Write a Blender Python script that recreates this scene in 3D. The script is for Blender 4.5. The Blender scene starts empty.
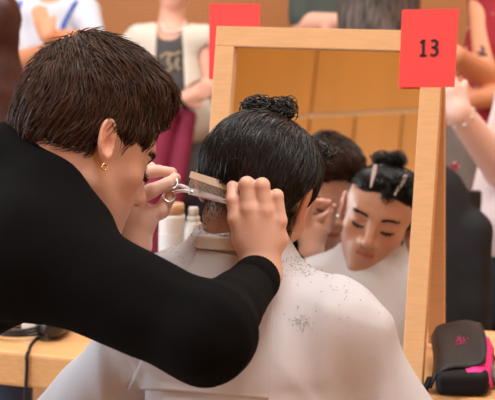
import bpy, math, random
import numpy as np
from mathutils import Vector, Matrix

# ------------------------------------------------------------ camera, world, light
C = bpy.context.scene.collection
S = bpy.context.scene
FPX = 1300.0
DO = .435
CAMZ = 1.416
PITCH, ROLL = math.radians(8.5), math.radians(1.0)
cam_d = bpy.data.cameras.new('camera'); cam = bpy.data.objects.new('camera', cam_d); C.objects.link(cam)
cam_d.sensor_width = 36; cam_d.lens = 36*FPX/495
cam.matrix_world = Matrix.Translation((0, 0, CAMZ)) @ Matrix.Rotation(math.pi/2-PITCH, 4, 'X') @ Matrix.Rotation(ROLL, 4, 'Z')
cam_d.dof.use_dof = True; cam_d.dof.focus_distance = 1.83; cam_d.dof.aperture_fstop = 8.5
cam_d.clip_start = .05
S.camera = cam
S.view_settings.view_transform = 'Standard'; S.view_settings.look = 'None'
S.view_settings.gamma = 1; S.view_settings.use_curve_mapping = False
S.view_settings.exposure = -0.2
w = bpy.data.worlds.new('world'); S.world = w; w.use_nodes = True
w.node_tree.nodes['Background'].inputs[0].default_value = (.8, .88, 1, 1)
w.node_tree.nodes['Background'].inputs[1].default_value = .6

def area(name, loc, target, size, power, col):
    d = bpy.data.lights.new(name, 'AREA'); d.shape = 'RECTANGLE'; d.size, d.size_y = size; d.energy = power; d.color = col
    o = bpy.data.objects.new(name, d); C.objects.link(o); o.location = loc
    o.rotation_euler = (Vector(target)-Vector(loc)).to_track_quat('-Z', 'Y').to_euler()
    return o
area('window_daylight', (-4.1, 1.8, 1.9), (0, 2.0, 1.2), (3.0, 2.0), 230, (.80, .90, 1))
area('rear_window_daylight', (1.9, -1.9, 2.4), (0, 2.0, 1.1), (2.4, 2.4), 60, (.93, .97, 1))
area('ceiling_light_near', (.4, 1.1, 4.7), (.4, 1.4, 0), (1.6, 1.2), 160, (.98, .97, .95))
area('ceiling_light_far', (.2, 4.6, 4.7), (.2, 5.2, 0), (5, 1.4), 180, (1, .97, .92))

# ------------------------------------------------------------ coordinates
MW = np.array(cam.matrix_world)
RGT, UPV, FWD, ORG = MW[:3, 0], MW[:3, 1], -MW[:3, 2], MW[:3, 3]
def c2w(v): return v[0]*RGT+v[1]*UPV+v[2]*FWD              # camera (right, up, forward) direction to world
# pt: near things, depth counted from 0.435 m in front of the camera; pa: depth from the camera
def pt(px, py, d): return pa(px, py, d+DO)
def pa(px, py, d): return ORG+c2w(((px-247.5)/FPX*d, (200-py)/FPX*d, d))
def ptz(px, py, z):                                        # point of a horizontal plane seen in direction px, py
    r = c2w(((px-247.5)/FPX, (200-py)/FPX, 1)); return ORG+r*((z-ORG[2])/r[2])
def unit(v): v = np.array(v, float); return v/np.linalg.norm(v)
TABLE = .751
HEADP = pt(262, 165, 1.45)
VIRT = pa(381, 196, (1.45+DO)*1.49)
MN = unit(VIRT-HEADP); MD = MN@(HEADP+VIRT)/2              # mirror plane
MR = unit(np.cross(MN, [0, 0, 1])); MU = np.cross(MR, MN)
def onmirror(px, py):
    r = c2w(((px-247.5)/FPX, (200-py)/FPX, 1)); return ORG+r*((MD-MN@ORG)/(MN@r))
def refl(v): return v-2*(v@MN)*MN

# ------------------------------------------------------------ materials
MATS = {}
def mat(name, col, rough=.6, metal=0, bump=0, bscale=200, var=0, vscale=8, attr=False, sss=0, sheen=0, spec=.5, stretch=None, trans=0, coat=0, aniso=None):
    if name in MATS: return MATS[name]
    m = bpy.data.materials.new(name); m.use_nodes = True; MATS[name] = m
    N, L = m.node_tree.nodes, m.node_tree.links; b = N['Principled BSDF']
    b.inputs['Base Color'].default_value = (*col, 1); b.inputs['Roughness'].default_value = rough
    b.inputs['Metallic'].default_value = metal; b.inputs['Specular IOR Level'].default_value = spec
    if sss:
        b.inputs['Subsurface Weight'].default_value = sss; b.inputs['Subsurface Radius'].default_value = (1, .35, .18); b.inputs['Subsurface Scale'].default_value = .008
    if sheen: b.inputs['Sheen Weight'].default_value = sheen; b.inputs['Sheen Roughness'].default_value = .5
    if coat: b.inputs['Coat Weight'].default_value = coat
    if trans: b.inputs['Transmission Weight'].default_value = trans
    src = None
    if attr:
        a = N.new('ShaderNodeVertexColor'); a.layer_name = 'Col'; src = a.outputs['Color']
    if var or bump:
        tc = N.new('ShaderNodeTexCoord'); mp = N.new('ShaderNodeMapping'); L.new(tc.outputs['Object'], mp.inputs[0])
        if stretch: mp.inputs['Scale'].default_value = stretch
    if var:
        n = N.new('ShaderNodeTexNoise'); n.inputs['Scale'].default_value = vscale; n.inputs['Detail'].default_value = 5; L.new(mp.outputs[0], n.inputs['Vector'])
        r = N.new('ShaderNodeMapRange'); r.inputs['From Min'].default_value = .3; r.inputs['From Max'].default_value = .7
        r.inputs['To Min'].default_value = 1-var; r.inputs['To Max'].default_value = 1+var; L.new(n.outputs['Fac'], r.inputs[0])
        mx = N.new('ShaderNodeVectorMath'); mx.operation = 'SCALE'; L.new(r.outputs[0], mx.inputs['Scale'])
        if src is not None: L.new(src, mx.inputs[0])
        else: mx.inputs[0].default_value = col
        src = mx.outputs[0]
    if src is not None: L.new(src, b.inputs['Base Color'])
    if bump:
        n2 = N.new('ShaderNodeTexNoise'); n2.inputs['Scale'].default_value = bscale; n2.inputs['Detail'].default_value = 4; L.new(mp.outputs[0], n2.inputs['Vector'])
        bp = N.new('ShaderNodeBump'); bp.inputs['Strength'].default_value = bump; bp.inputs['Distance'].default_value = .002
        L.new(n2.outputs['Fac'], bp.inputs['Height']); L.new(bp.outputs[0], b.inputs['Normal'])
    return m

def srgb(r, g, b): return tuple(((c/255/12.92) if c/255 <= .04045 else ((c/255+.055)/1.055)**2.4) for c in (r, g, b))
M_skin = mat('skin', (.6, .35, .25), .45, attr=True, sss=.12, bump=.15, bscale=350, spec=.4)
M_skin_far = mat('skin_far', (.6, .35, .25), .5, attr=True)
M_sweater = mat('black_knit', (.0042, .0040, .0044), .95, bump=.5, bscale=420, sheen=0, spec=.08)
M_hair_brown = mat('brown_hair', (.056, .025, .013), .5, var=.5, vscale=60, spec=.3)
M_hair_black = mat('black_hair', (.008, .006, .006), .36, var=.4, vscale=60, spec=.5)
M_cape = mat('cape_fabric', srgb(196, 195, 200), .62, bump=.12, bscale=90, var=.02, vscale=6, spec=.35, trans=0)
M_strip = mat('cape_neck_band', srgb(200, 188, 176), .6, bump=.2, bscale=120)
M_oak = mat('beech_wood', srgb(214, 166, 116), .45, var=.06, vscale=9, stretch=(3, 3, 26), bump=.04, bscale=80)
M_table = mat('table_wood', srgb(222, 168, 112), .4, var=.10, vscale=9, stretch=(2, 22, 22), bump=.04, bscale=80)
M_red = mat('red_card', srgb(238, 62, 58), .7, var=.02, vscale=40)
M_ink = mat('black_print', (.012, .006, .006), .6)
M_steel = mat('steel', (.82, .83, .86), .30, metal=1)
M_clip = mat('clip_silver', (.75, .77, .8), .4, metal=.35)
M_gold = mat('gold', (.9, .6, .25), .2, metal=1)
M_white_plastic = mat('white_plastic', srgb(218, 218, 214), .35)
M_blade = mat('polished_blade', (.86, .87, .9), .28, metal=.55)
M_comb = mat('comb_plastic', srgb(224, 210, 192), .4)
M_black_plastic = mat('black_plastic', (.01, .01, .011), .35)
M_leather = mat('black_leather', (.012, .0095, .0095), .5, bump=.25, bscale=260, spec=.3)
M_nylon = mat('black_nylon', (.004, .004, .005), .7, bump=.3, bscale=300, spec=.25)
M_pink = mat('magenta_fabric', srgb(226, 30, 128), .6, bump=.2, bscale=300)

# ------------------------------------------------------------ implicit surfaces
def A(*v): return np.array(v, np.float32)
def cap(p, a, b, ra, rb=None):
    rb = ra if rb is None else rb
    a = np.asarray(a, np.float32); b = np.asarray(b, np.float32); d = b-a
    h = np.clip(((p-a)@d)/max(float(d@d), 1e-12), 0, 1)
    return np.linalg.norm(p-a-h[..., None]*d, axis=-1)-(ra+(rb-ra)*h)
def ell(p, c, r, R=None):
    q = p-np.asarray(c, np.float32)
    if R is not None: q = q@np.asarray(R, np.float32).T     # R rows = local axes
    r = np.asarray(r, np.float32); k0 = np.linalg.norm(q/r, axis=-1); k1 = np.linalg.norm(q/(r*r), axis=-1)
    return k0*(k0-1)/np.maximum(k1, 1e-6)
def smin(a, b, k):
    h = np.maximum(k-np.abs(a-b), 0)/k; return np.minimum(a, b)-h*h*k*.25
def smax(a, b, k): return -smin(-a, -b, k)
def noise(p, s, seed=0):
    rs = np.random.RandomState(seed); out = 0
    q = p*s
    for i in range(6):
        d = rs.randn(3).astype(np.float32); d *= (.6+.9*rs.rand())/np.linalg.norm(d)
        out = out+np.sin(q@d*(1+.35*i)+rs.rand()*6.28+1.3*np.sin(q@(rs.randn(3).astype(np.float32)*.6)+rs.rand()*6))/(1+.35*i)
    return out/3.4
def nets(f, lo, hi, st):
    lo = np.array(lo, float); n = np.ceil((np.array(hi)-lo)/st/8).astype(int)*8
    nb = n//8
    bc = np.stack(np.meshgrid(*[np.arange(k) for k in nb], indexing='ij'), -1).reshape(-1, 3)
    cen = (lo+(bc*8+4)*st).astype(np.float32)
    fc = f(cen)
    keep = np.abs(fc) < st*8*.5*1.7321*1.5+.004
    G = np.empty(tuple(n+1), np.float32)
    sg = np.where(fc < 0, -1., 1.).astype(np.float32).reshape(tuple(nb))
    G[:-1, :-1, :-1] = sg.repeat(8, 0).repeat(8, 1).repeat(8, 2)
    G[-1] = 1; G[:, -1] = 1; G[:, :, -1] = 1
    off = np.stack(np.meshgrid(*[np.arange(9)]*3, indexing='ij'), -1).reshape(-1, 3)
    K = bc[keep]
    for i in range(0, len(K), 400):
        ii = (K[i:i+400, None, :]*8+off[None]).reshape(-1, 3)
        G[ii[:, 0], ii[:, 1], ii[:, 2]] = f((lo+ii*st).astype(np.float32))
    for ax in range(3):                                     # close at the border
        s = [slice(None)]*3
        for e in (0, -1):
            s[ax] = e; G[tuple(s)] = np.maximum(G[tuple(s)], st*.3)
    ins = G < 0
    cnt = np.zeros(tuple(n), np.int8)
    for dx in (0, 1):
        for dy in (0, 1):
            for dz in (0, 1): cnt += ins[dx:n[0]+dx, dy:n[1]+dy, dz:n[2]+dz]
    act = np.argwhere((cnt > 0) & (cnt < 8))
    idx = -np.ones(tuple(n), np.int32); idx[act[:, 0], act[:, 1], act[:, 2]] = np.arange(len(act))
    vs = np.zeros((len(act), 3)); wt = np.zeros(len(act))
    cs = [(a, b, c) for a in (0, 1) for b in (0, 1) for c in (0, 1)]
    vals = {c: G[act[:, 0]+c[0], act[:, 1]+c[1], act[:, 2]+c[2]] for c in cs}
    for c in cs:
        for ax in range(3):
            if c[ax] == 0:
                d = list(c); d[ax] = 1; d = tuple(d)
                v0, v1 = vals[c], vals[d]; m = (v0 < 0) != (v1 < 0)
                t = np.where(m, v0/np.where(m, v0-v1, 1), 0)
                q = np.array(c, float)+np.zeros((len(act), 3)); q[:, ax] += t
                vs[m] += q[m]; wt[m] += 1
    V = lo+(act+vs/wt[:, None])*st
    F = []
    for ax in range(3):
        s0 = [slice(None)]*3; s1 = [slice(None)]*3; s0[ax] = slice(0, -1); s1[ax] = slice(1, None)
        a, b = ins[tuple(s0)], ins[tuple(s1)]
        e = np.argwhere(a != b)
        o1, o2 = [(1, 2), (2, 0), (0, 1)][ax]
        ok = (e[:, o1] > 0) & (e[:, o2] > 0) & (e[:, o1] < n[o1]) & (e[:, o2] < n[o2]); e = e[ok]
        inside = a[e[:, 0], e[:, 1], e[:, 2]]
        q = []
        for (u, v) in ((-1, -1), (0, -1), (0, 0), (-1, 0)):
            g = e.copy(); g[:, o1] += u; g[:, o2] += v; q.append(idx[g[:, 0], g[:, 1], g[:, 2]])
        q = np.stack(q, 1); q[~inside] = q[~inside][:, ::-1]; F.append(q[(q >= 0).all(1)])
    return V, np.concatenate(F)
def grad(f, p, e=.0008):
    p = p.astype(np.float32); g = np.stack([f(p+e*np.eye(3, dtype=np.float32)[i])-f(p-e*np.eye(3, dtype=np.float32)[i]) for i in range(3)], -1)
    return g/np.maximum(np.linalg.norm(g, axis=-1, keepdims=True), 1e-9)

# ------------------------------------------------------------ object helpers
def link(o, parent=None):
    C.objects.link(o)
    if parent is not None:
        o.parent = parent
        o.matrix_parent_inverse = Matrix.Translation(-Vector(parent.location)) if parent.parent is None else Matrix()
    return o
def mesh_obj(name, V, F, m, parent=None, col=None, smooth=True):
    me = bpy.data.meshes.new(name); V = np.asarray(V, np.float32)
    if isinstance(F, np.ndarray):
        k = F.shape[1]
        me.vertices.add(len(V)); me.vertices.foreach_set('co', V.ravel())
        me.loops.add(F.size); me.loops.foreach_set('vertex_index', F.ravel().astype(np.int32))
        me.polygons.add(len(F)); me.polygons.foreach_set('loop_start', np.arange(0, F.size, k, dtype=np.int32))
        me.update(calc_edges=True)
    else:
        me.from_pydata(V.tolist(), [], F); me.update()
    me.polygons.foreach_set('use_smooth', [smooth]*len(me.polygons))
    if col is not None:
        a = me.color_attributes.new('Col', 'FLOAT_COLOR', 'POINT')
        a.data.foreach_set('color', np.concatenate([col, np.ones((len(col), 1))], 1).astype(np.float32).ravel())
    me.materials.append(m)
    return link(bpy.data.objects.new(name, me), parent)
def thing(name, label, cat, loc, group=None):
    o = bpy.data.objects.new(name, None); C.objects.link(o); o.location = Vector([float(c) for c in loc]); o.empty_display_size = .05
    o['label'] = label; o['category'] = cat
    if group: o['group'] = group
    return o
def tag(o, label, cat, group=None, kind=None):
    if label: o['label'] = label
    if cat: o['category'] = cat
    if group: o['group'] = group
    if kind: o['kind'] = kind
    return o
def joinm(parts):
    V = []; F = []; n = 0
    for v, f in parts:
        V.append(np.asarray(v, float)); F += [[int(i)+n for i in q] for q in f]; n += len(v)
    return np.concatenate(V), F
def box(c, s, R=None, bev=0):
    """box centre c, full size s, R rows = axes"""
    s = np.array(s, float)/2; R = np.eye(3) if R is None else np.array(R)
    if bev <= 0:
        v = np.array([[x, y, z] for x in (-1, 1) for y in (-1, 1) for z in (-1, 1)])*s
        f = [[0, 1, 3, 2], [4, 6, 7, 5], [0, 4, 5, 1], [2, 3, 7, 6], [0, 2, 6, 4], [1, 5, 7, 3]]
    else:
        import bmesh
        bm = bmesh.new(); bmesh.ops.create_cube(bm, size=1)
        for q in bm.verts: q.co = Vector((q.co.x*2*s[0], q.co.y*2*s[1], q.co.z*2*s[2]))
        bmesh.ops.bevel(bm, geom=bm.edges[:], offset=bev, segments=2, affect='EDGES', profile=.6)
        bm.verts.index_update(); v = np.array([q.co[:] for q in bm.verts]); f = [[x.index for x in p.verts] for p in bm.faces]; bm.free()
    return v@R+np.array(c), f
def tube(P, r, n=8, closed=False):
    P = np.array(P, float); m = len(P); r = np.broadcast_to(np.asarray(r, float), (m,))
    T = np.gradient(P, axis=0) if not closed else np.roll(P, -1, 0)-np.roll(P, 1, 0)
    T /= np.linalg.norm(T, axis=1, keepdims=True)
    u = np.cross(T[0], [0.3, .2, 1]); u /= np.linalg.norm(u); V = []
    for i in range(m):
        u = u-(u@T[i])*T[i]; u /= np.linalg.norm(u); w_ = np.cross(T[i], u)
        for k in range(n):
            a = 2*math.pi*k/n; V.append(P[i]+r[i]*(math.cos(a)*u+math.sin(a)*w_))
    F = []
    for i in range(m if closed else m-1):
        for k in range(n):
            j = (i+1) % m; F.append([i*n+k, i*n+(k+1) % n, j*n+(k+1) % n, j*n+k])
    if not closed: F += [list(range(n))[::-1], [(m-1)*n+k for k in range(n)]]
    return np.array(V), F
def spline(P, n=8):
    P = np.array(P, float); Q = np.vstack([2*P[0]-P[1], P, 2*P[-1]-P[-2]]); out = []
    for i in range(1, len(Q)-2):
        for t in np.linspace(0, 1, n, endpoint=False):
            a, b, c, d = Q[i-1:i+3]
            out.append(.5*((2*b)+(-a+c)*t+(2*a-5*b+4*c-d)*t*t+(-a+3*b-3*c+d)*t**3))
    out.append(P[-1]); return np.array(out)
def lathe(prof, base, axis=(0, 0, 1), n=32):
    ax = unit(axis); u = unit(np.cross(ax, [1, .1, 0])); w_ = np.cross(ax, u); V = []; F = []
    for (r, z) in prof:
        for k in range(n):
            a = 2*math.pi*k/n; V.append(np.array(base)+ax*z+r*(math.cos(a)*u+math.sin(a)*w_))
    m = len(prof)
    for i in range(m-1):
        for k in range(n): F.append([i*n+k, i*n+(k+1) % n, (i+1)*n+(k+1) % n, (i+1)*n+k])
    F += [list(range(n))[::-1], [(m-1)*n+k for k in range(n)]]
    return np.array(V), F
def strand_mesh(P, r0, r1, rnd):
    """P (N,M,3): each strand a tapering three-sided tube"""
    N_, M_, _ = P.shape
    T = np.gradient(P, axis=1); T /= np.maximum(np.linalg.norm(T, axis=2, keepdims=True), 1e-9)
    u = np.cross(T, rnd[:, None, :]); u /= np.maximum(np.linalg.norm(u, axis=2, keepdims=True), 1e-9); v = np.cross(T, u)
    t = np.linspace(0, 1, M_)[None, :, None]; r = r0*(1-t**2)+r1*t**2; r = r*np.minimum(1, .5+t*4)
    V = np.stack([P+r*(math.cos(a)*u+math.sin(a)*v) for a in (0, 2.094, 4.189)], 2).reshape(-1, 3)
    i, j, k = np.meshgrid(np.arange(N_), np.arange(M_-1), np.arange(3), indexing='ij')
    b = (i*M_+j)*3; k2 = (k+1) % 3
    F = np.stack([b+k, b+k2, b+3+k2, b+3+k], -1).reshape(-1, 4)
    return V, F
def grow(f, roots, flow, length, nseg, h0, h1, seed, curl=0., cw=60., jit=.15):
    """walk strands over the surface f; flow(p) gives direction; h = height above the surface"""
    rs = np.random.RandomState(seed); P = roots.astype(np.float32).copy(); out = [P.copy()]
    N_ = len(P); L_ = length if np.ndim(length) else np.full(N_, length); st = (L_/nseg)[:, None]
    jv = rs.randn(N_, 3)*jit; ph = rs.rand(N_, 1)*6.28; lift = rs.rand(N_)**1.5
    for s in range(1, nseg+1):
        g = grad(f, P); d = flow(P)+jv
        d = d-(d*g).sum(1, keepdims=True)*g; d /= np.maximum(np.linalg.norm(d, axis=1, keepdims=True), 1e-6)
        side = np.cross(d, g)
        P = (P+st*d).astype(np.float32)
        if curl: P = (P+side*curl*np.cos(ph+cw*s*st)).astype(np.float32)
        t = s/nseg; h = h0+(h1-h0)*t*lift+h0*lift
        P = (P-grad(f, P)*(f(P)-h)[:, None]).astype(np.float32)
        out.append(P.copy())
    return np.stack(out, 1).astype(float)

# ------------------------------------------------------------ the room
def struct(name, v, f, m, smooth=False): return tag(mesh_obj(name, v, f, m, smooth=smooth), None, None, kind='structure')
X0, X1, Y0, Y1, ZT = -4.2, 3.4, -2.0, 6.9, 4.8
M_floor = mat('floor_parquet', srgb(150, 112, 78), .35, var=.12, vscale=4, stretch=(2, 12, 1))
M_ceil = mat('ceiling_paint', srgb(236, 232, 224), .8)
M_plain = mat('wall_paint', srgb(226, 214, 196), .8)
def perforated():
    m = mat('perforated_wood_panel', srgb(196, 138, 84), .55); N, L = m.node_tree.nodes, m.node_tree.links; b = N['Principled BSDF']
    tc = N.new('ShaderNodeTexCoord'); sp = N.new('ShaderNodeSeparateXYZ'); L.new(tc.outputs['Object'], sp.inputs[0])
    def mt(op, a, b_=None, c=None):
        n = N.new('ShaderNodeMath'); n.operation = op
        for i, x in enumerate((a, b_, c)):
            if x is None: continue
            if isinstance(x, (int, float)): n.inputs[i].default_value = x
            else: L.new(x, n.inputs[i])
        return n.outputs[0]
    pitch = .021
    def cell(o): return mt('SUBTRACT', mt('FRACT', mt('DIVIDE', o, pitch)), .5)
    a, c = cell(sp.outputs['X']), cell(sp.outputs['Z'])
    d = mt('SQRT', mt('ADD', mt('MULTIPLY', a, a), mt('MULTIPLY', c, c)))
    hole = mt('LESS_THAN', d, .27)
    n = N.new('ShaderNodeTexNoise'); n.inputs['Scale'].default_value = 1.2; mp = N.new('ShaderNodeMapping'); mp.inputs['Scale'].default_value = (1, 1, .2)
    L.new(tc.outputs['Object'], mp.inputs[0]); L.new(mp.outputs[0], n.inputs['Vector'])
    base = N.new('ShaderNodeMix'); base.data_type = 'RGBA'; base.inputs[6].default_value = (*srgb(194, 134, 82), 1); base.inputs[7].default_value = (*srgb(176, 114, 66), 1)
    L.new(n.outputs['Fac'], base.inputs[0])
    mx = N.new('ShaderNodeMix'); mx.data_type = 'RGBA'; L.new(hole, mx.inputs[0]); L.new(base.outputs[2], mx.inputs[6]); mx.inputs[7].default_value = (*srgb(118, 68, 38), 1)
    L.new(mx.outputs[2], b.inputs['Base Color']); return m
def panelled():
    m = mat('amber_panel', srgb(206, 136, 50), .38, var=.08, vscale=1.5, stretch=(3, 1, .5)); return m
struct('floor', *box(((X0+X1)/2, (Y0+Y1)/2, -.05), (X1-X0+.2, Y1-Y0+.2, .1)), M_floor)
struct('ceiling', *box(((X0+X1)/2, (Y0+Y1)/2, ZT+.05), (X1-X0+.2, Y1-Y0+.2, .1)), M_ceil)
struct('wall_back', *box(((X0+X1)/2, Y1+.05, ZT/2), (X1-X0+.2, .1, ZT)), perforated())
struct('wall_right', *box((X1+.05, (Y0+Y1)/2, ZT/2), (.1, Y1-Y0, ZT)), mat('wall_right_wood', srgb(206, 160, 110), .6))
wy0, wy1, wz0, wz1 = 0., 3.6, .85, 2.95                      # left wall around its window
struct('wall_left', *joinm([box((X0-.05, (Y0+wy0)/2, ZT/2), (.1, wy0-Y0, ZT)), box((X0-.05, (wy1+Y1)/2, ZT/2), (.1, Y1-wy1, ZT)),
    box((X0-.05, (wy0+wy1)/2, wz0/2), (.1, wy1-wy0, wz0)), box((X0-.05, (wy0+wy1)/2, (wz1+ZT)/2), (.1, wy1-wy0, ZT-wz1))]), M_plain)
struct('window_1', *joinm([box((X0-.05, y, (wz0+wz1)/2), (.07, .06, wz1-wz0)) for y in (wy0+.03, (wy0+wy1)/2, wy1-.03)] +
    [box((X0-.05, (wy0+wy1)/2, z), (.06, wy1-wy0, .06)) for z in (wz0+.03, wz1-.03)]), M_white_plastic)
# the wall behind the camera, that the mirror shows: amber panels with pale joints
struct('wall_front', *box(((X0+X1)/2, Y0-.05, ZT/2), (X1-X0+.2, .1, ZT)), mat('amber_joint', srgb(232, 196, 140), .5))
def backhit(px, py):                                         # the point of the wall behind the camera that the mirror shows there
    r = c2w(((px-247.5)/FPX, (200-py)/FPX, 1)); q = ORG+r*((MD-MN@ORG)/(MN@r)); r = refl(r); return q+r*((Y0-q[1])/r[1])
pl = []
zj = backhit(335, 115)[2]; xl = [backhit(x, 118)[0] for x in (311, 357, 404)]; xu = backhit(316, 80)[0]
for (za, zb, wd, ox) in ((.02, zj-.012, abs(xl[2]-xl[0])/2, xl[1]), (zj+.012, ZT-.04, abs(xl[2]-xl[0])*1.35, xu)):
    x = ox-math.floor((ox-X0)/wd)*wd
    while x+wd < X1:
        pl.append(box((x+wd/2, Y0+.012, (za+zb)/2), (wd-.02, .024, zb-za), bev=.004)); x += wd
struct('trim_1', *joinm(pl), panelled())
M_lampglow = bpy.data.materials.new('lamp_glow'); M_lampglow.use_nodes = True
_b = M_lampglow.node_tree.nodes['Principled BSDF']; _b.inputs['Emission Color'].default_value = (1, .85, .6, 1); _b.inputs['Emission Strength'].default_value = 5

# ------------------------------------------------------------ table
tfa, tfb = ptz(0, 351, TABLE), None                         # front edge, parallel to the mirror
tr = np.array([MR[0], MR[1], 0.]); tr /= np.linalg.norm(tr); tn = np.array([-tr[1], tr[0], 0.])
tL, tRt, tD = -.5, 1.35, .50
tc0 = tfa+tr*((tL+tRt)/2)+tn*tD/2
RT = np.array([tr, tn, [0, 0, 1.]])
table = thing('table', 'long pale wooden work table that carries mirror, cans and clippers', 'table', (tc0[0], tc0[1], 0))
mesh_obj('table_top', *box((tc0[0], tc0[1], TABLE-.034), (tRt-tL, tD, .068), RT, .006), M_table, table, smooth=False)
for a in (-1, 1):
    for b in (-1, 1):
        p = tc0+tr*a*((tRt-tL)/2-.07)+tn*b*(tD/2-.06)
        mesh_obj('leg', *box((p[0], p[1], (TABLE-.068)/2), (.05, .05, TABLE-.068), RT), mat('dark_table_leg', srgb(110, 50, 34), .5), table, smooth=False)
p = tc0+tn*(.2)
mesh_obj('apron', *box((p[0], p[1], TABLE-.068-.04), (tRt-tL-.1, .02, .08), RT), MATS['dark_table_leg'], table, smooth=False)

# ------------------------------------------------------------ mirror
RMI = np.array([MR, MN, MU])
TLc = onmirror(217.5, 26.5)
Wm = (onmirror(441, 95)-TLc)@MR; FW = .037; FT = .022
foot = (TLc[2]-TABLE)/MU[2]-FT*abs(MN[2])/MU[2]-.001        # length down the mirror to the table
mirror = thing('mirror', 'upright mirror in a pale wooden frame standing on the table', 'mirror', (*(TLc+MR*Wm/2-MU*foot)[:2], TABLE))
def mloc(a, b, c): return TLc+MR*a-MU*b+MN*c               # along the frame, down, back
mesh_obj('top_rail', *box(mloc(Wm/2, FW/2, FT/2-.003), (Wm, FT+.006, FW), RMI, .0015), M_oak, mirror, smooth=False)
def stile_box(a): return box(mloc(a, (FW+foot)/2, FT/2-.003), (FW, FT+.006, foot-FW), RMI, .0015)
M_oak_v = M_oak
mesh_obj('stile', *stile_box(FW/2), M_oak_v, mirror, smooth=False)
mesh_obj('stile', *stile_box(Wm-FW/2), M_oak_v, mirror, smooth=False)
mesh_obj('bottom_rail', *box(mloc(Wm/2, foot-.012-FW/2, FT/2-.003), (Wm-2*FW, FT+.006, FW), RMI, .0015), M_oak, mirror, smooth=False)
M_glass = bpy.data.materials.new('mirror_silver'); M_glass.use_nodes = True
_b = M_glass.node_tree.nodes['Principled BSDF']; _b.inputs['Metallic'].default_value = 1; _b.inputs['Roughness'].default_value = .012; _b.inputs['Base Color'].default_value = (.86, .86, .85, 1)
ga, gb = (FW-.004, Wm-FW+.004), (FW-.004, foot-.012-FW+.004)
mesh_obj('mirror_glass', *box(mloc((ga[0]+ga[1])/2, (gb[0]+gb[1])/2, .008), (ga[1]-ga[0], .004, gb[1]-gb[0]), RMI), M_glass, mirror, smooth=False)
mesh_obj('back_board', *box(mloc(Wm/2, (gb[0]+gb[1])/2, .015), (Wm-2*FW+.004, .004, gb[1]-gb[0]), RMI), mat('hardboard', srgb(130, 84, 50), .7), mirror, smooth=False)
for a in (FW/2, Wm-FW/2):                                   # hinged rear legs
    top = mloc(a, .03, FT+.012); bot = mloc(a, foot, 0); bot = np.array([bot[0], bot[1], TABLE+.002])+np.array([tn[0], tn[1], 0])*.30
    v = top-bot; ln = np.linalg.norm(v); v /= ln; sd = MR; fw = np.cross(v, sd)
    mesh_obj('support_leg', *box((top+bot)/2+v*.006, (.032, .02, ln-.012), np.array([sd, fw, v]), .0015), M_oak, mirror, smooth=False)

# ------------------------------------------------------------ red cards
def card(label, px, depth_off, name='number_card', text=None, onm=True, dep=None):
    Q = []
    for (x, y) in px:
        if onm:
            r = c2w(((x-247.5)/FPX, (200-y)/FPX, 1)); Q.append(ORG+r*((MD-depth_off-MN@ORG)/(MN@r)))
        else: Q.append(pt(x, y, dep))
    Q = np.array(Q); nn = unit(np.cross(Q[1]-Q[0], Q[3]-Q[0])); nn = nn if nn@MN > 0 else -nn
    V = np.concatenate([Q, Q+nn*.0012]); F = [[0, 1, 2, 3], [7, 6, 5, 4]]+[[i, i+4, (i+1) % 4+4, (i+1) % 4] for i in range(4)]
    if onm:
        root = thing(name, label, 'card', Q.mean(0))
        mesh_obj('paper', V, F, M_red, root, smooth=False)
    else:
        root = tag(mesh_obj(name, V, F, M_red, None, smooth=False), label, 'card'); return root
    if text:
        ex = unit(Q[1]-Q[0]); ey = np.cross(nn, ex); ey = ey if ey[2] > 0 else -ey; o_ = Q.mean(0)-nn*.0006+ex*.001
        g = lambda x, y: o_+ex*x*.001+ey*y*.001
        def stroke(P, wd):
            P = np.array(P, float); T = np.gradient(P, axis=0); T /= np.linalg.norm(T, axis=1, keepdims=True); Nn = np.stack([-T[:, 1], T[:, 0]], 1)*np.array(wd)[:, None]/2
            L_, R_ = P+Nn, P-Nn; V = [g(*q) for q in L_]+[g(*q) for q in R_]; m = len(P); V = V+[v-nn*.0006 for v in V]
            F = []
            for i in range(m-1): F += [[i, i+1, m+i+1, m+i], [2*m+i, 3*m+i, 3*m+i+1, 2*m+i+1], [i, 2*m+i, 2*m+i+1, i+1], [m+i, m+i+1, 3*m+i+1, 3*m+i]]
            F += [[0, m, 3*m, 2*m], [m-1, 3*m-1, 4*m-1, 2*m-1]]; return np.array(V), F
        H_ = 15.5
        one = [stroke([(-9.6, -H_), (-9.6, H_)], [5.4]*2), stroke([(-15.6, 9.6), (-12.6, 11.2), (-9.4, 13.2)], [4.6, 4.8, 4.8]), stroke([(-15.8, -H_+2.1), (-3.4, -H_+2.1)], [4.2]*2)]
        t1_ = np.radians(np.linspace(140, -90, 22)); t2_ = np.radians(np.linspace(90, -140, 24))
        up_ = [(8.6+5.6*math.cos(t), 7.6+6.0*math.sin(t)) for t in t1_]; lo_ = [(8.4+6.6*math.cos(t), -6.2+7.0*math.sin(t)) for t in t2_]
        w1 = [4.4+1.2*max(0, math.cos(t)) for t in t1_]; w2 = [4.4+1.2*max(0, math.cos(t)) for t in t2_]
        V, F = joinm(one+[stroke(up_, w1), stroke(lo_, w2), stroke([(4.6, 1.2), (9, 1.2)], [4.2]*2)])
        mesh_obj('number', V, F, M_ink, root, smooth=False)
    return root
card('red card printed 13 fixed to the top right mirror frame corner', [(402, 9.6), (459, 8.6), (454.5, 87.2), (398.5, 87.2)], .0065, text='13')
card('plain red card sticking up behind the top left mirror frame corner', [(209.5, 3.5), (260, 4.0), (258, 79), (209, 79)], -(FT+.003), name='red_card')

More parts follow.
